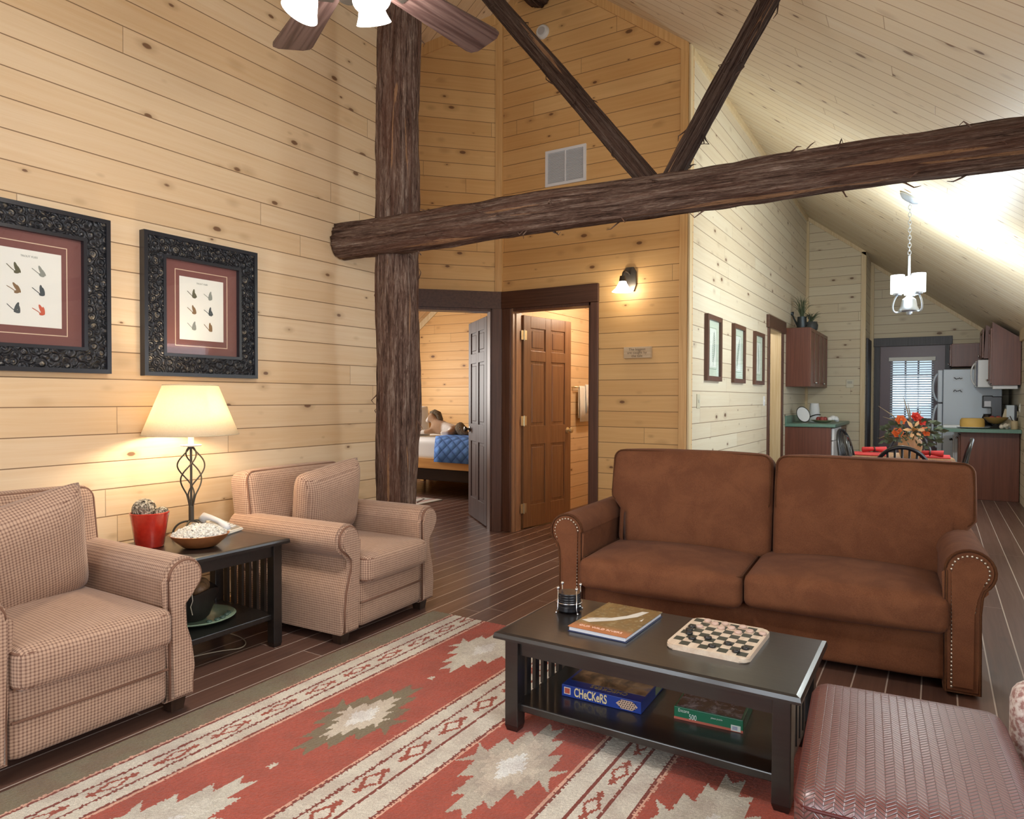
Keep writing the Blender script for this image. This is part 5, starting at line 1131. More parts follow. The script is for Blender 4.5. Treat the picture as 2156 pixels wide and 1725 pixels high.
m = NT('striped_runner'); o_ = m.sep(m.pos()); fr_ = m.math('FRACT', m.math('MULTIPLY', o_[0], 4.5)); nn = m.noise(m.pos(), 200.0, 2.0)
cc = m.ramp(fr_, [(0.0, (0.52, 0.50, 0.44)), (0.3, (0.36, 0.36, 0.34)), (0.55, (0.40, 0.20, 0.16)), (0.8, (0.55, 0.52, 0.46))]); m.bsdf(m.mix(m.math('MULTIPLY', nn, 0.3), cc, (0.1, 0.1, 0.1)), 0.95)
b = BM(); bbox(b, (-6.7, 4.9, 0.001), (-5.10, 6.66, 0.012), 0.003); tag(put('bedroom_rug', b, m.m), 'grey and red striped rug on the bedroom floor', 'rug')
# unseen ceiling fixtures, added to carry the bulbs of the two back rooms
for nm, lab, x, y, z in (('added_dome_light', 'unseen round ceiling light inside the bathroom', -2.7, 6.6, 2.45), ('added_dome_light', 'unseen round ceiling light inside the side hall', -2.2, 8.9, 2.35)):
    t = thing(nm, lab, 'ceiling light', (x, y, z)); b = BM(); lathe(b, [(0.14, 0.0), (0.14, -0.02), (0.12, -0.03)], n=32); put('base', b, M['brass'], t, True, 40)
    b = BM(); lathe(b, [(0.125, -0.02), (0.10, -0.06), (0.04, -0.085), (0.001, -0.088)], n=32, cap=False); put('glass_shade', b, M['glass_warm'], t, True)
# ------------------------------------------------------------------ kitchen and dining
cab = grainy('cherry_cabinet', (0.165, 0.052, 0.028), (0.115, 0.034, 0.019), 'z', 0.8, 0.38)
cabd = grainy('cherry_cabinet_door', (0.20, 0.072, 0.040), (0.15, 0.050, 0.028), 'z', 0.8, 0.35)
m = NT('green_laminate'); n1 = m.noise(m.pos(), 140.0, 3.0); m.bsdf(m.mix(n1, (0.085, 0.19, 0.145), (0.16, 0.29, 0.23)), 0.32); lam = m.m
def cab_door(parent, axis_x, y0, y1, z0, z1, sgn, knobside):
    """raised panel door on a face x = axis_x looking along sgn*x"""
    b = BM(); x0, x1 = sorted((axis_x, axis_x+sgn*0.018)); r = 0.045
    for lo, hi in (((x0, y0, z0), (x1, y1, z0+r)), ((x0, y0, z1-r), (x1, y1, z1)), ((x0, y0, z0+r), (x1, y0+r, z1-r)), ((x0, y1-r, z0+r), (x1, y1, z1-r))): bbox(b, lo, hi, 0.002)
    xa, xb = sorted((axis_x, axis_x+sgn*0.008)); box(b, (xa, y0+r, z0+r), (xb, y1-r, z1-r))
    d = put('door', b, cabd, parent)
    b = BM(); ball(b, (axis_x+sgn*0.030, y0+0.03 if knobside < 0 else y1-0.03, z0+0.05 if z0 > 1 else z1-0.06), 0.014, 12, 8); put('knob', b, M['chrome'], d, True)
t = thing('base_cabinet', 'cherry base cabinet at the left of the kitchen', 'cabinet')
b = BM(); bbox(b, (XC+0.001, 9.62, 0), (-1.155, 11.245, 0.878), 0.003); put('cabinet_body', b, cab, t)
for k in range(2): cab_door(t, -1.155, 10.48+k*0.38, 10.84+k*0.38, 0.12, 0.86, 1, -1 if k else 1)
t = thing('dishwasher', 'white dishwasher front at the end of the left base cabinet', 'dishwasher', (-1.153, 10.06, 0.0))
b = BM(); bbox(b, (0, -0.38, 0.10), (0.024, 0.38, 0.70), 0.005); put('door', b, M['white'], t)
b = BM(); bbox(b, (0, -0.38, 0.71), (0.032, 0.38, 0.865), 0.005); cp = put('control_panel', b, M['white'], t)
b = BM(); bbox(b, (0.032, -0.14, 0.78), (0.036, 0.10, 0.82), 0.002); put('control_buttons', b, plain('panel_grey', (0.25, 0.27, 0.3), 0.4), cp)
t = thing('countertop', 'green laminate countertop on the left base cabinet', 'countertop')
b = BM(); bbox(b, (XC+0.001, 9.595, 0.88), (-1.10, 11.245, 0.922), 0.006); put('counter_slab', b, lam, t)
b = BM(); bbox(b, (XC+0.001, 9.60, 0.922), (XC+0.022, 11.245, 1.02), 0.003); put('backsplash', b, lam, t)
t = thing('wall_cabinet', 'cherry wall cabinet above the left counter', 'cabinet')
b = BM(); bbox(b, (XC+0.001, 9.625, 1.405), (-1.418, 11.2, 2.175), 0.003); put('cabinet_body', b, cab, t)
for k in range(4): cab_door(t, -1.418, 9.63+k*0.392, 10.01+k*0.392, 1.41, 2.17, 1, -1 if k % 2 else 1)
# items on the left counter
t = thing('display_plate', 'white plate with dark rim standing on edge on the left counter', 'plate', (-1.55, 9.98, 0.922))
ax = Matrix.Rotation(math.radians(-40), 3, 'Z') @ Matrix.Rotation(math.radians(72), 3, 'Y')
b = BM(); lathe(b, [(0.001, 0.0), (0.07, 0.002), (0.105, 0.014), (0.105, 0.018), (0.07, 0.008), (0.001, 0.006)], (0, 0, 0.108), 32, axis=ax, cap=False); put('plate_body', b, M['white'], t, True, 50)
b = BM(); tube(b, [ax @ Vector((0.106*math.cos(2*PI*k/32), 0.106*math.sin(2*PI*k/32), 0.016))+Vector((0, 0, 0.108)) for k in range(32)], 0.005, 6, True); put('plate_rim', b, M['black_matte'], t, True)
t = thing('paper_towel_roll', 'white paper towel roll standing on the left counter', 'paper towels', (-1.475, 10.5, 0.922))
b = BM(); lathe(b, [(0.075, 0.0), (0.078, 0.01), (0.066, 0.19), (0.056, 0.26), (0.02, 0.262)], n=28); put('roll', b, plain('paper_white', (0.84, 0.86, 0.87), 0.9), t, True, 40)
b = BM(); tube(b, bez((-0.075, -0.07, 0.05), (0.0, -0.11, 0.10), (0.05, -0.09, 0.11), (0.085, -0.04, 0.10), 10), 0.007, 8); put('holder_bar', b, M['black_matte'], t, True)
t = thing('serving_dish', 'shallow dish of red fruit on the left counter', 'dish', (-1.33, 10.2, 0.922))
b = BM(); lathe(b, [(0.05, 0.0), (0.09, 0.006), (0.14, 0.03), (0.146, 0.034), (0.14, 0.036), (0.08, 0.014), (0.001, 0.012)], n=32, cap=False); put('dish_body', b, plain('olive_ceramic', (0.34, 0.35, 0.20), 0.4), t, True, 50)
rng = random.Random(2); redf = plain('red_fruit', (0.38, 0.07, 0.06), 0.4)
for k, (dx, dy) in enumerate(((-0.05, 0.0), (0.0, -0.04), (0.03, 0.03), (-0.02, 0.05))):
    b = BM(); ball(b, (0, 0, 0), 0.032, 14, 10); o = tag(put('red_fruit', b, redf, None, True), 'red fruit lying in the shallow dish', 'fruit', 'red fruit in the dish'); o.location = (-1.33+dx, 10.2+dy, 0.922+0.048)
b = BM()
for k in range(7): ball(b, (rng.uniform(-.04, .04), rng.uniform(-.05, .05), 0.03+rng.uniform(0, .045)), rng.uniform(.03, .045), 10, 7, sc=(1, 1, .8))
o = tag(put('paper_napkins', b, plain('napkin_white', (0.85, 0.87, 0.88), 0.9), None, True), 'crumpled white napkins at the corner of the left counter', 'napkins'); o.location = (-1.20, 10.25, 0.922)
# on top of the wall cabinet
t = thing('watering_can', 'dark metal watering can on top of the left wall cabinet', 'watering can', (-1.56, 9.93, 2.175), math.radians(-25))
b = BM(); lathe(b, [(0.062, 0.0), (0.066, 0.01), (0.056, 0.16), (0.058, 0.17), (0.052, 0.168), (0.05, 0.02)], n=24); zinc = plain('dark_zinc', (0.05, 0.06, 0.065), 0.4, metal=0.6); put('can_body', b, zinc, t, True, 40)
b = BM(); tube(b, [(-0.05, 0, 0.04), (-0.10, 0, 0.12), (-0.145, 0, 0.21)], [0.016, 0.012, 0.010], 10); lathe(b, [(0.012, 0), (0.034, 0.03), (0.034, 0.036)], (-0.14, 0, 0.205), 16, axis=Matrix.Rotation(math.radians(-35), 3, 'Y')); put('spout', b, zinc, t, True, 40)
b = BM(); tube(b, bez((0.055, 0, 0.15), (0.12, 0, 0.24), (0.14, 0, 0.12), (0.062, 0, 0.04), 12), 0.006, 8); put('handle', b, zinc, t, True)
def grass(name, loc, n, h, spread, mat, label, seed):
    b = BM(); rng = random.Random(seed)
    for k in range(n):
        a = rng.uniform(0, 2*PI); s = rng.uniform(0.2, 1)*spread; hh = h*rng.uniform(0.55, 1); w = 0.004
        P = bez((rng.uniform(-.02, .02), rng.uniform(-.02, .02), 0), (0.15*s*math.cos(a), 0.15*s*math.sin(a), hh*.5), (0.5*s*math.cos(a), 0.5*s*math.sin(a), hh*.95), (s*math.cos(a), s*math.sin(a), hh*rng.uniform(.75, 1.0)), 6)
        tube(b, P, [w, w, w, w*.9, w*.7, w*.5, 0.0005], 4)
    o = put(name, b, mat, None, True); o.location = loc; return tag(o, label, 'plant')
gm = plain('grey_green_blade', (0.085, 0.11, 0.055), 0.7)
grass('grass_plant', (-1.56, 9.93, 2.29), 46, 0.36, 0.17, gm, 'tall grass tuft standing in the watering can', 3)
t = thing('plant_pot', 'dark round pot on the left wall cabinet beside the watering can', 'pot', (-1.505, 10.33, 2.175))
b = BM(); lathe(b, [(0.05, 0), (0.085, 0.03), (0.092, 0.09), (0.078, 0.125), (0.082, 0.135), (0.072, 0.135), (0.07, 0.10)], n=28); put('pot_body', b, plain('slate_pot', (0.055, 0.06, 0.06), 0.5), t, True, 40)
grass('spiky_plant', (-1.505, 10.33, 2.29), 44, 0.17, 0.16, gm, 'short spiky plant in the dark pot on the cabinet', 6)
# ------------------------------------------------------------------ far end: fridge, range, right-hand cabinets
t = thing('refrigerator', 'white refrigerator beside the far door', 'refrigerator', (0.0, 11.36, 0))
fw_ = plain('fridge_white', (0.66, 0.74, 0.84), 0.35)
b = BM(); bbox(b, (0.065, 0, 0.03), (0.74, 0.66, 1.66), 0.01); put('fridge_body', b, fw_, t)
for z0, z1, nm in ((0.06, 1.185, 'fridge_door'), (1.20, 1.655, 'freezer_door')):
    b = BM(); bbox(b, (0.0, 0.0, z0), (0.06, 0.66, z1), 0.012); d = put(nm, b, fw_, t)
    h0, h1 = (z1-0.62, z1-0.02) if nm == 'fridge_door' else (z0+0.02, z1-0.05)
    b = BM(); tube(b, bez((0.0, 0.05, h0), (-0.075, 0.05, h0+0.08), (-0.075, 0.05, h1-0.08), (0.0, 0.05, h1), 14), 0.014, 10); put('handle', b, fw_, d, True)
for k, (zz, s_) in enumerate(((1.53, 'Our'), (1.36, 'rules'))):
    pl_ = thing('fridge_note', ['small dark-lettered magnet high on the refrigerator side', 'small dark-lettered magnet lower on the refrigerator side'][k], 'magnet', (0.24, 11.36, zz), 0, 'fridge magnets')
    b = BM(); box(b, (-0.06, -0.002, -0.03), (0.06, 0, 0.03)); put('note_card', b, plain('note_white', (0.64, 0.70, 0.78), 0.5), pl_)
    b = BM()
    rng = random.Random(k); x = -0.05
    P = []
    while x < 0.05: P.append((x, -0.004, rng.uniform(-0.015, 0.018))); x += 0.011
    tube(b, P, 0.005, 5); put('note_scrawl', b, M['black_matte'], pl_)
t = thing('range', 'white kitchen range between the refrigerator and the peninsula', 'stove', (0.2, 10.93, 0))
b = BM(); bbox(b, (0, 0, 0.02), (0.655, 0.40, 0.885), 0.006); put('range_body', b, M['white'], t)
b = BM(); bbox(b, (-0.018, 0.01, 0.16), (0, 0.39, 0.76), 0.006); d = put('oven_door', b, M['white'], t)
b = BM(); tube(b, [(-0.02, 0.04, 0.70), (-0.05, 0.04, 0.70), (-0.05, 0.36, 0.70), (-0.02, 0.36, 0.70)], 0.009, 8); put('handle', b, M['black_gloss'], d, True)
t = thing('peninsula_cabinet', 'cherry peninsula cabinet at the right, behind the sofa', 'cabinet')
b = BM(); bbox(b, (0.25, 10.30, 0), (0.852, 10.88, 0.838), 0.004); put('cabinet_body', b, cab, t)
cab_door(t, 0.25, 10.34, 10.84, 0.12, 0.80, -1, 1)
t = thing('peninsula_counter', 'green laminate peninsula countertop with rounded end at the right', 'countertop')
b = BM(); P = [(0.855, 10.13), (0.855, 10.90), (0.10, 10.90)]+[(0.10+0.14*math.cos(a)-0.0, 10.515+0.385*math.sin(a)) for a in [PI/2+PI*k/16 for k in range(1, 16)]]+[(0.10, 10.13)]
prism(b, P, 0.84, 0.882, 'z'); put('counter_slab', b, lam, t)
t = thing('wall_cabinet', 'tall cherry wall cabinet at the right above the peninsula', 'cabinet')
b = BM(); prism(b, [(0.565, 1.42), (0.852, 1.42), (0.852, 1.985), (0.565, 2.195)], 10.30, 10.72, 'y'); put('cabinet_body', b, cab, t)
cab_door(t, 0.565, 10.31, 10.71, 1.44, 2.12, -1, 1)
t = thing('wall_cabinet', 'short cherry cabinet over the microwave', 'cabinet')
b = BM(); prism(b, [(0.50, 1.77), (0.852, 1.77), (0.852, 1.985), (0.52, 2.20)], 10.73, 11.34, 'y'); put('cabinet_body', b, cab, t); cab_door(t, 0.50, 10.74, 11.33, 1.78, 2.15, -1, 1)
t = thing('wall_cabinet', 'dark cherry cabinet above the refrigerator', 'cabinet')
b = BM(); bbox(b, (0.16, 11.44, 1.70), (0.855, 12.04, 2.02), 0.004); put('cabinet_body', b, cab, t); cab_door(t, 0.16, 11.45, 12.03, 1.71, 2.01, -1, 1)
t = thing('microwave', 'white over-the-range microwave at the right', 'microwave', (0.42, 10.75, 1.40))
b = BM(); bbox(b, (0.02, 0, 0), (0.43, 0.56, 0.355), 0.006); put('microwave_body', b, M['white'], t)
b = BM(); bbox(b, (0.0, 0.15, 0.01), (0.02, 0.555, 0.345), 0.005); d = put('door', b, M['white'], t)
b = BM(); tube(b, bez((0.0, 0.19, 0.03), (-0.06, 0.19, 0.08), (-0.06, 0.19, 0.28), (0.0, 0.19, 0.32), 12), 0.010, 8); put('handle', b, M['white'], d, True)
b = BM(); bbox(b, (0.004, 0.006, 0.02), (0.02, 0.14, 0.335), 0.003); put('control_panel', b, plain('panel_black', (0.05, 0.05, 0.09), 0.2), t)
t = thing('under_cabinet_light', 'white strip light under the right wall cabinet', 'light fixture', (0.71, 10.42, 1.418))
b = BM(); bbox(b, (-0.13, -0.05, -0.045), (0.12, 0.05, 0.0), 0.006); put('light_body', b, M['white'], t)
b = BM(); bbox(b, (0.122, -0.03, -0.03), (0.14, 0.03, 0.0), 0.004); put('end_cap', b, M['black_matte'], t)
t = thing('coffee_maker', 'black coffee maker on the peninsula counter', 'coffee maker', (0.60, 10.76, 0.8825))
b = BM(); bbox(b, (-0.10, -0.10, 0), (0.10, 0.10, 0.03), 0.006); put('base', b, M['black_gloss'], t)
b = BM(); bbox(b, (-0.02, -0.10, 0.03), (0.10, 0.10, 0.40), 0.01); put('water_tank', b, M['black_gloss'], t)
b = BM(); bbox(b, (-0.11, -0.10, 0.25), (0.0, 0.10, 0.41), 0.01); br = put('brew_head', b, M['black_gloss'], t)
b = BM(); bbox(b, (-0.09, -0.104, 0.27), (-0.02, -0.10, 0.34), 0.002); put('front_label', b, plain('label_grey', (0.55, 0.55, 0.6), 0.4), br)
b = BM(); lathe(b, [(0.045, 0.032), (0.062, 0.06), (0.06, 0.13), (0.045, 0.165), (0.05, 0.175)], (-0.05, 0, 0), 20); put('carafe', b, plain('dark_carafe', (0.02, 0.015, 0.015), 0.08), t, True, 40)
t = thing('layer_cake', 'yellow cake on a white plate on the peninsula counter', 'cake', (0.375, 10.42, 0.8825))
b = BM(); lathe(b, [(0.08, 0.0), (0.12, 0.004), (0.185, 0.014), (0.185, 0.018), (0.001, 0.012)], n=36, cap=False); put('cake_plate', b, M['white'], t, True, 50)
b = BM(); lathe(b, [(0.125, 0.013), (0.132, 0.03), (0.13, 0.10), (0.115, 0.125), (0.001, 0.128)], n=36, cap=False); put('cake_body', b, plain('yellow_icing', (0.72, 0.45, 0.12), 0.6), t, True, 50)
t = thing('pedestal_bowl', 'brown footed wooden bowl on the peninsula counter', 'bowl', (0.625, 10.50, 0.8825))
b = BM(); lathe(b, [(0.07, 0.0), (0.05, 0.02), (0.025, 0.045), (0.028, 0.06)], n=28); put('foot', b, M['black_matte'], t, True, 40)
b = BM(); lathe(b, [(0.03, 0.055), (0.08, 0.075), (0.125, 0.125), (0.13, 0.14), (0.122, 0.138), (0.07, 0.085), (0.001, 0.07)], n=32, cap=False); put('bowl_body', b, plain('amber_wood', (0.30, 0.19, 0.06), 0.35), t, True, 50)
for k, (dx, dy) in enumerate(((-0.04, 0.0), (0.03, 0.03), (0.02, -0.04))):
    b = BM(); ball(b, (0, 0, 0), 0.032, 14, 10); o = tag(put('red_fruit', b, redf, None, True), 'small red fruit heaped in the footed wooden bowl', 'fruit', 'red fruit in the footed bowl'); o.location = (0.625+dx, 10.50+dy, 0.8825+0.125)
t = thing('recipe_card', 'cream card leaning behind the footed bowl on the counter', 'card', (0.745, 10.60, 0.8825))
b = BM(); v = box(b, (-0.075, -0.004, 0), (0.075, 0.004, 0.22)); M_ = Matrix.Rotation(math.radians(14), 3, 'Y') @ Matrix.Rotation(math.radians(-14), 3, 'X')
for q in v: q.co = M_ @ q.co; q.co.z += 0.02
put('card_sheet', b, plain('cream_card', (0.62, 0.52, 0.36), 0.7), t)
t = thing('binder', 'white binder with dark spine standing at the wall end of the counter', 'binder', (0.80, 10.72, 0.8825))
b = BM(); bbox(b, (-0.06, -0.10, 0), (0.02, 0.10, 0.29), 0.003); put('binder_cover', b, plain('binder_white', (0.62, 0.68, 0.74), 0.4), t)
b = BM(); bbox(b, (0.02, -0.10, 0), (0.045, 0.10, 0.29), 0.003); put('binder_spine', b, M['black_gloss'], t)
t = thing('figurine_cup', 'small tan cup at the right end of the peninsula counter', 'cup', (0.80, 10.34, 0.8825))
b = BM(); lathe(b, [(0.032, 0.0), (0.036, 0.01), (0.036, 0.10), (0.030, 0.10), (0.030, 0.02)], n=20); put('cup_body', b, plain('tan_ceramic', (0.56, 0.43, 0.26), 0.5), t, True, 40)
b = BM(); tube(b, [(-0.02, 0, 0.10), (-0.045, 0, 0.16)], 0.005, 6); tube(b, [(0.01, 0, 0.10), (0.025, 0.01, 0.14)], 0.005, 6); put('utensils', b, M['foot'], t, True)
b = BM()
rng = random.Random(5)
for k in range(6): ball(b, (rng.uniform(-.035, .035), rng.uniform(-.03, .03), 0.02+rng.uniform(0, .03)), rng.uniform(.018, .028), 10, 7)
o = tag(put('cloth_bundle', b, plain('cream_cloth', (0.70, 0.62, 0.52), 0.9), None, True), 'small bundle of cream cloth left of the tan cup', 'cloth'); o.location = (0.705, 10.32, 0.8825)
t = thing('napkin_stack', 'stack of white paper beside the cake on the counter', 'paper', (0.155, 10.42, 0.8825)); b = BM(); bbox(b, (-0.09, -0.07, 0), (0.09, 0.07, 0.035), 0.006); put('paper_stack', b, plain('stack_white', (0.8, 0.82, 0.85), 0.8), t)
t = thing('outlet', 'white wall outlet at the right end of the peninsula', 'outlet', (XR, 10.42, 1.14)); b = BM(); bbox(b, (-0.006, -0.035, -0.055), (0, 0.035, 0.055), 0.002); put('outlet_plate', b, M['offwhite'], t)
b = BM(); bbox(b, (-0.010, -0.016, 0.008), (-0.006, 0.016, 0.036), 0.002); bbox(b, (-0.010, -0.016, -0.036), (-0.006, 0.016, -0.008), 0.002); put('outlet_socket', b, M['white'], t)
# ------------------------------------------------------------------ dining set
TX, TY = -0.27, 6.6
t = thing('dining_table', 'wooden dining table behind the sofa under the chandelier', 'table', (TX, TY, 0))
tw_ = grainy('table_wood', (0.46, 0.27, 0.14), (0.34, 0.18, 0.09), 'y', 1.0, 0.35)
b = BM(); P = [(0.40*math.copysign(abs(math.cos(a))**0.6, math.cos(a)), 0.78*math.copysign(abs(math.sin(a))**0.6, math.sin(a))) for a in [2*PI*k/48 for k in range(48)]]; prism(b, P, 0.715, 0.745, 'z'); put('tabletop', b, tw_, t)
b = BM(); lathe(b, [(0.06, 0.12), (0.045, 0.3), (0.07, 0.5), (0.05, 0.715)], n=24); put('pedestal', b, M['espresso'], t, True, 40)
for k in range(4):
    a = PI/4+k*PI/2; b = BM(); tube(b, [(0.03*math.cos(a), 0.03*math.sin(a), 0.18), (0.2*math.cos(a), 0.2*math.sin(a), 0.10), (0.34*math.cos(a), 0.34*math.sin(a), 0.025)], [0.035, 0.03, 0.025], 10); put('leg', b, M['espresso'], t, True)
redc = plain('red_placemat', (0.50, 0.035, 0.035), 0.8)
for k, (dx, dy, lab) in enumerate(((-0.25, 0.42, 'red placemat at the far left of the dining table'), (0.23, 0.42, 'red placemat at the far right of the dining table'), (-0.23, -0.30, 'red placemat at the near left of the dining table'), (0.23, -0.30, 'red placemat at the near right of the dining table'))):
    b = BM(); bbox(b, (-0.14, -0.19, 0), (0.14, 0.19, 0.008), 0.003); o = tag(put('placemat', b, redc), lab, 'placemat', 'red placemats'); o.location = (TX+dx, TY+dy, 0.746)
for k, (dx, dy, lab) in enumerate(((-0.22, 0.55, 'folded red napkin at the left of the flower vase'), (0.22, 0.30, 'rolled red napkin at the right of the flower vase'))):
    b = BM(); tube(b, [(-0.10, 0, 0.025), (0.0, 0.01, 0.032), (0.10, 0, 0.025)], [0.025, 0.018, 0.03], 10); n_ = thing('red_napkin', lab, 'napkin', (TX+dx, TY+dy, 0.755), 0.4 if k == 0 else 0.1, 'red napkins'); put('napkin_cloth', b, redc, n_, True)
    b = BM(); tube(b, [(0.02*0, 0.022*math.cos(2*PI*i/16)+0.008, 0.030+0.022*math.sin(2*PI*i/16)) for i in range(16)], 0.006, 6, True); put('napkin_ring', b, M['foot'], n_, True)
def windsor(label, loc, rz):
    t = thing('windsor_chair', label, 'chair', loc, rz, 'black spindle chairs'); bk = M['black_gloss']     # faces +y, back at -y
    b = BM(); lathe(b, [(0.19, 0.42), (0.205, 0.435), (0.20, 0.455), (0.001, 0.448)], n=32, cap=False); put('seat', b, bk, t, True, 40)
    for sx in (-1, 1):
        for sy in (-1, 1):
            b = BM(); tube(b, [(sx*0.13, sy*0.12, 0.43), (sx*0.17, sy*0.17, 0.2), (sx*0.19, sy*0.19, 0.0)], [0.014, 0.018, 0.011], 10); put('leg', b, bk, t, True)
    H = [(-0.19*math.cos(a)*1.0, -0.17-0.075*math.sin(a), 0.45+0.47*math.sin(a)**0.5) for a in [PI*k/28 for k in range(29)]]
    b = BM(); tube(b, H, 0.014, 10); put('hoop_back', b, bk, t, True)
    for k in range(7):
        x = -0.132+k*0.044; z = 0.45+0.47*(max(0.02, 1-(x/0.19)**2))**0.25; b = BM(); tube(b, [(x*0.75, -0.165, 0.445), (x, -0.245+0.05*(x/0.19)**2, z-0.01)], 0.0075, 8); put('spindle', b, bk, t, True)
    return t
c0 = windsor('black hoop-back chair nearest the sofa, its back to us', (TX+0.07, 5.60, 0), 0)
dup(c0, (TX-0.16, 6.62, 0), -PI/2, 'black spindle chair at the left side of the dining table')
dup(c0, (TX+0.27, 6.75, 0), PI/2, 'black spindle chair at the right side of the dining table')
dup(c0, (TX+0.04, 7.58, 0), PI, 'black hoop-back chair at the far end of the dining table')
dup(c0, (-0.63, 7.95, 0), -PI/2-0.25, 'black spindle chair standing apart near the left counter')
t = thing('flower_vase', 'ribbed tan vase with the flower arrangement on the dining table', 'vase', (-0.19, 6.62, 0.746))
m = NT('tan_stoneware'); n1 = m.noise(m.obj(), 22.0, 3.0); m.bsdf(m.mix(n1, (0.42, 0.22, 0.10), (0.56, 0.36, 0.19)), 0.5)
b = BM(); lathe(b, [(0.05, 0.0), (0.07, 0.02), (0.088, 0.10), (0.085, 0.15), (0.06, 0.19), (0.066, 0.20), (0.055, 0.198), (0.05, 0.12)], n=36)
for v in b.verts:
    a = math.atan2(v.co.y, v.co.x); s_ = 1+0.03*math.sin(10*a)*(1 if v.co.z < 0.16 else 0); v.co.x *= s_; v.co.y *= s_
put('vase_body', b, m.m, t, True, 60)
VX, VY, VZ = -0.19, 6.62, 0.95
cr, cf = Vector((math.cos(YAW), math.sin(YAW), 0)), Vector((math.sin(YAW), -math.cos(YAW), 0))
def fp(u, w, d): return Vector((VX, VY, VZ))+cr*u+cf*d+Vector((0, 0, w))
stemm = plain('stem_green', (0.06, 0.10, 0.035), 0.7); leafm = plain('grey_leaf', (0.075, 0.105, 0.06), 0.65); orange = plain('orange_petal', (0.80, 0.16, 0.035), 0.6); scarlet = plain('scarlet_petal', (0.68, 0.035, 0.02), 0.6); lilym = plain('peach_lily', (0.78, 0.48, 0.25), 0.6); cen = plain('flower_centre', (0.30, 0.14, 0.03), 0.8)
def bloom(name, label, u, w, d, r, mat, petals, layers, group):
    p = fp(u, w, d); t = thing(name, label, 'flower', p, 0.0, group); dirv = (cf*0.85+Vector((0, 0, 0.35))+cr*u*2).normalized(); q = dirv.to_track_quat('Z', 'Y').to_matrix()
    b = BM(); tube(b, [Vector((0, 0, 0)), (Vector((VX, VY, VZ-0.08))-p)*0.5+cf*0.02, Vector((VX, VY, VZ-0.12))-p], 0.004, 6); put('stem', b, stemm, t, True)
    b = BM()
    for L in range(layers):
        rr = r*(1-0.22*L)
        for k in range(petals):
            a = 2*PI*(k+0.5*L)/petals; ca, sa = math.cos(a), math.sin(a); wd = rr*(1.1 if layers > 1 else 0.33); lift = (0.15+0.28*L)*rr
            pts = [(0, 0, 0), (0.55*rr, wd*.5, lift*.8), (rr, 0, lift*(1.0 if layers > 1 else 0.55)), (0.55*rr, -wd*.5, lift*.8), (0.55*rr, 0, lift*.45)]
            v = [b.verts.new(q @ Vector((x*ca-y*sa, x*sa+y*ca, z))) for x, y, z in pts]
            for f in ((0, 1, 4), (1, 2, 4), (2, 3, 4), (3, 0, 4)): b.faces.new([v[i] for i in f])
    bo = put('petals', b, mat, t, True)
    b = BM(); ball(b, q @ Vector((0, 0, 0.22*r)), r*0.25, 10, 7); put('flower_centre', b, cen if layers == 1 else mat, t, True)
bloom('silk_flower', 'orange silk flower at the upper left of the bouquet', -0.115, 0.125, 0.06, 0.046, orange, 6, 4, 'bouquet flowers')
bloom('silk_flower', 'orange silk flower at the lower left of the bouquet', -0.155, 0.02, 0.09, 0.048, orange, 6, 4, 'bouquet flowers')
bloom('silk_flower', 'orange silk flower at the lower right of the bouquet', 0.065, 0.03, 0.10, 0.046, orange, 6, 4, 'bouquet flowers')
bloom('silk_flower', 'scarlet silk flower at the top of the bouquet', 0.015, 0.15, 0.05, 0.046, scarlet, 6, 4, 'bouquet flowers')
bloom('silk_flower', 'scarlet silk flower just right of the top of the bouquet', 0.055, 0.115, 0.06, 0.044, scarlet, 6, 4, 'bouquet flowers')
bloom('lily', 'large peach lily in the middle of the bouquet', -0.05, 0.045, 0.14, 0.095, lilym, 6, 1, 'bouquet flowers')
b = BM(); rng = random.Random(21)
for k in range(150):
    a = rng.uniform(0, 2*PI); R_ = 0.22*math.sqrt(rng.random()); w = rng.uniform(-0.10, 0.12)*(1 if R_ < .16 else .6); p = Vector((VX+R_*math.cos(a), VY+R_*math.sin(a), VZ+w)); l = rng.uniform(0.04, 0.085); wd = l*0.28
    d = Vector((math.cos(a)*.9, math.sin(a)*.9, rng.uniform(-.7, .6))).normalized(); sd = d.orthogonal().normalized(); sd = Matrix.Rotation(rng.uniform(0, 2*PI), 3, d) @ sd; nn_ = d.cross(sd)
    v = [b.verts.new(x) for x in (p, p+d*l*.5+sd*wd, p+d*l, p+d*l*.5-sd*wd, p+d*l*.5+nn_*wd*.35)]
    for f in ((0, 1, 4), (1, 2, 4), (2, 3, 4), (3, 0, 4)): b.faces.new([v[i] for i in f])
for v in b.verts: v.co -= Vector((VX, VY, VZ))
o = put('bouquet_foliage', b, leafm, None, True); o.location = (VX, VY, VZ); tag(o, 'grey-green leaves of the bouquet in the tan vase', 'foliage', None, 'stuff')
b = BM()
for u0, w0, u1, w1 in ((-0.05, 0.05, -0.28, 0.24), (-0.04, 0.05, -0.24, 0.15), (0.0, 0.05, -0.075, 0.32), (0.0, 0.06, -0.035, 0.27), (0.06, 0.05, 0.16, 0.12), (-0.1, 0.0, -0.27, -0.03), (0.05, 0.08, 0.075, 0.20)):
    tube(b, [fp(u0*.3, -0.08, 0)-Vector((VX, VY, VZ)), fp(u0, w0, 0.02)-Vector((VX, VY, VZ)), fp((u0+u1)/2, (w0+w1)/2+.02, 0.02)-Vector((VX, VY, VZ)), fp(u1, w1, 0.02)-Vector((VX, VY, VZ))], [0.004, 0.004, 0.005, 0.0015], 6)
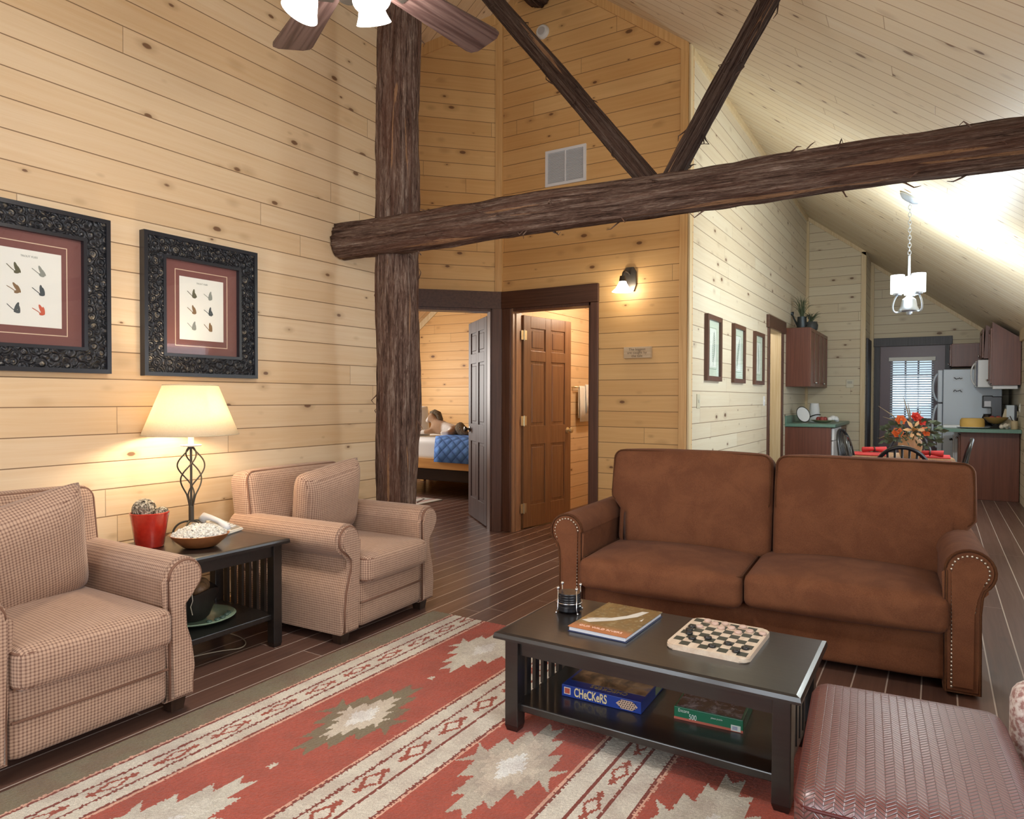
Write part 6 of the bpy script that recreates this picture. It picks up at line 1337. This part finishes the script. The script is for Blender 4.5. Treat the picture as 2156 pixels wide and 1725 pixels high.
o = put('dried_sprigs', b, plain('dried_sprig', (0.30, 0.24, 0.15), 0.8), None, True); o.location = (VX, VY, VZ); tag(o, 'long dried sprigs rising above the flowers in the tan vase', 'sprigs', None, 'stuff')
# chandelier
CX_, CY_ = -0.21, 6.57; zc_ = zr(CX_, CY_)
t = thing('chandelier', 'lit chandelier with frosted cylinder shades hanging over the dining table', 'chandelier', (CX_, CY_, 0))
pew = plain('brushed_pewter', (0.42, 0.46, 0.52), 0.35, metal=0.7)
nrm = Vector((0.765, 0.012, 1)).normalized(); ax = nrm.to_track_quat('Z', 'Y').to_matrix()
b = BM(); lathe(b, [(0.085, 0.0), (0.085, -0.012), (0.06, -0.03), (0.001, -0.034)], (0, 0, zc_-0.002), 32, axis=ax, cap=False); put('canopy', b, pew, t, True, 40)
b = BM(); z = zc_-0.035; k = 0
while z > 2.42:
    A = 0 if k % 2 else PI/2
    tube(b, [(0.011*math.cos(2*PI*i/12)*math.cos(A), 0.011*math.cos(2*PI*i/12)*math.sin(A), z-0.018+0.020*math.sin(2*PI*i/12)) for i in range(12)], 0.0028, 5, True); z -= 0.031; k += 1
o = put('chain', b, pew, t, True); o['kind'] = 'stuff'
b = BM(); tube(b, [(0, 0, 2.43), (0, 0, 2.05)], 0.009, 10); lathe(b, [(0.012, 2.10), (0.05, 2.07), (0.062, 2.01), (0.075, 1.985), (0.075, 1.975), (0.02, 1.968), (0.014, 1.945), (0.001, 1.94)], n=28, cap=False); put('centre_stem', b, pew, t, True, 40)
for k in range(3):
    a = YAW+math.radians((170, 290, 50)[k]); u = Vector((math.cos(a), math.sin(a), 0)); b = BM()
    tube(b, bez(u*0.03+Vector((0, 0, 2.0)), u*0.13+Vector((0, 0, 1.90)), u*0.15+Vector((0, 0, 2.02)), u*0.088+Vector((0, 0, 2.11)), 14), 0.007, 8); lathe(b, [(0.03, 2.105), (0.034, 2.12)], u*0.088, 16); am = put('arm', b, pew, t, True, 40)
    b = BM(); lathe(b, [(0.052, 2.118), (0.052, 2.27), (0.001, 2.272)], u*0.088, 28, cap=False); put('glass_shade', b, M['glass_cool'], am, True, 40)  # closed glass top added to hold light off the ceiling
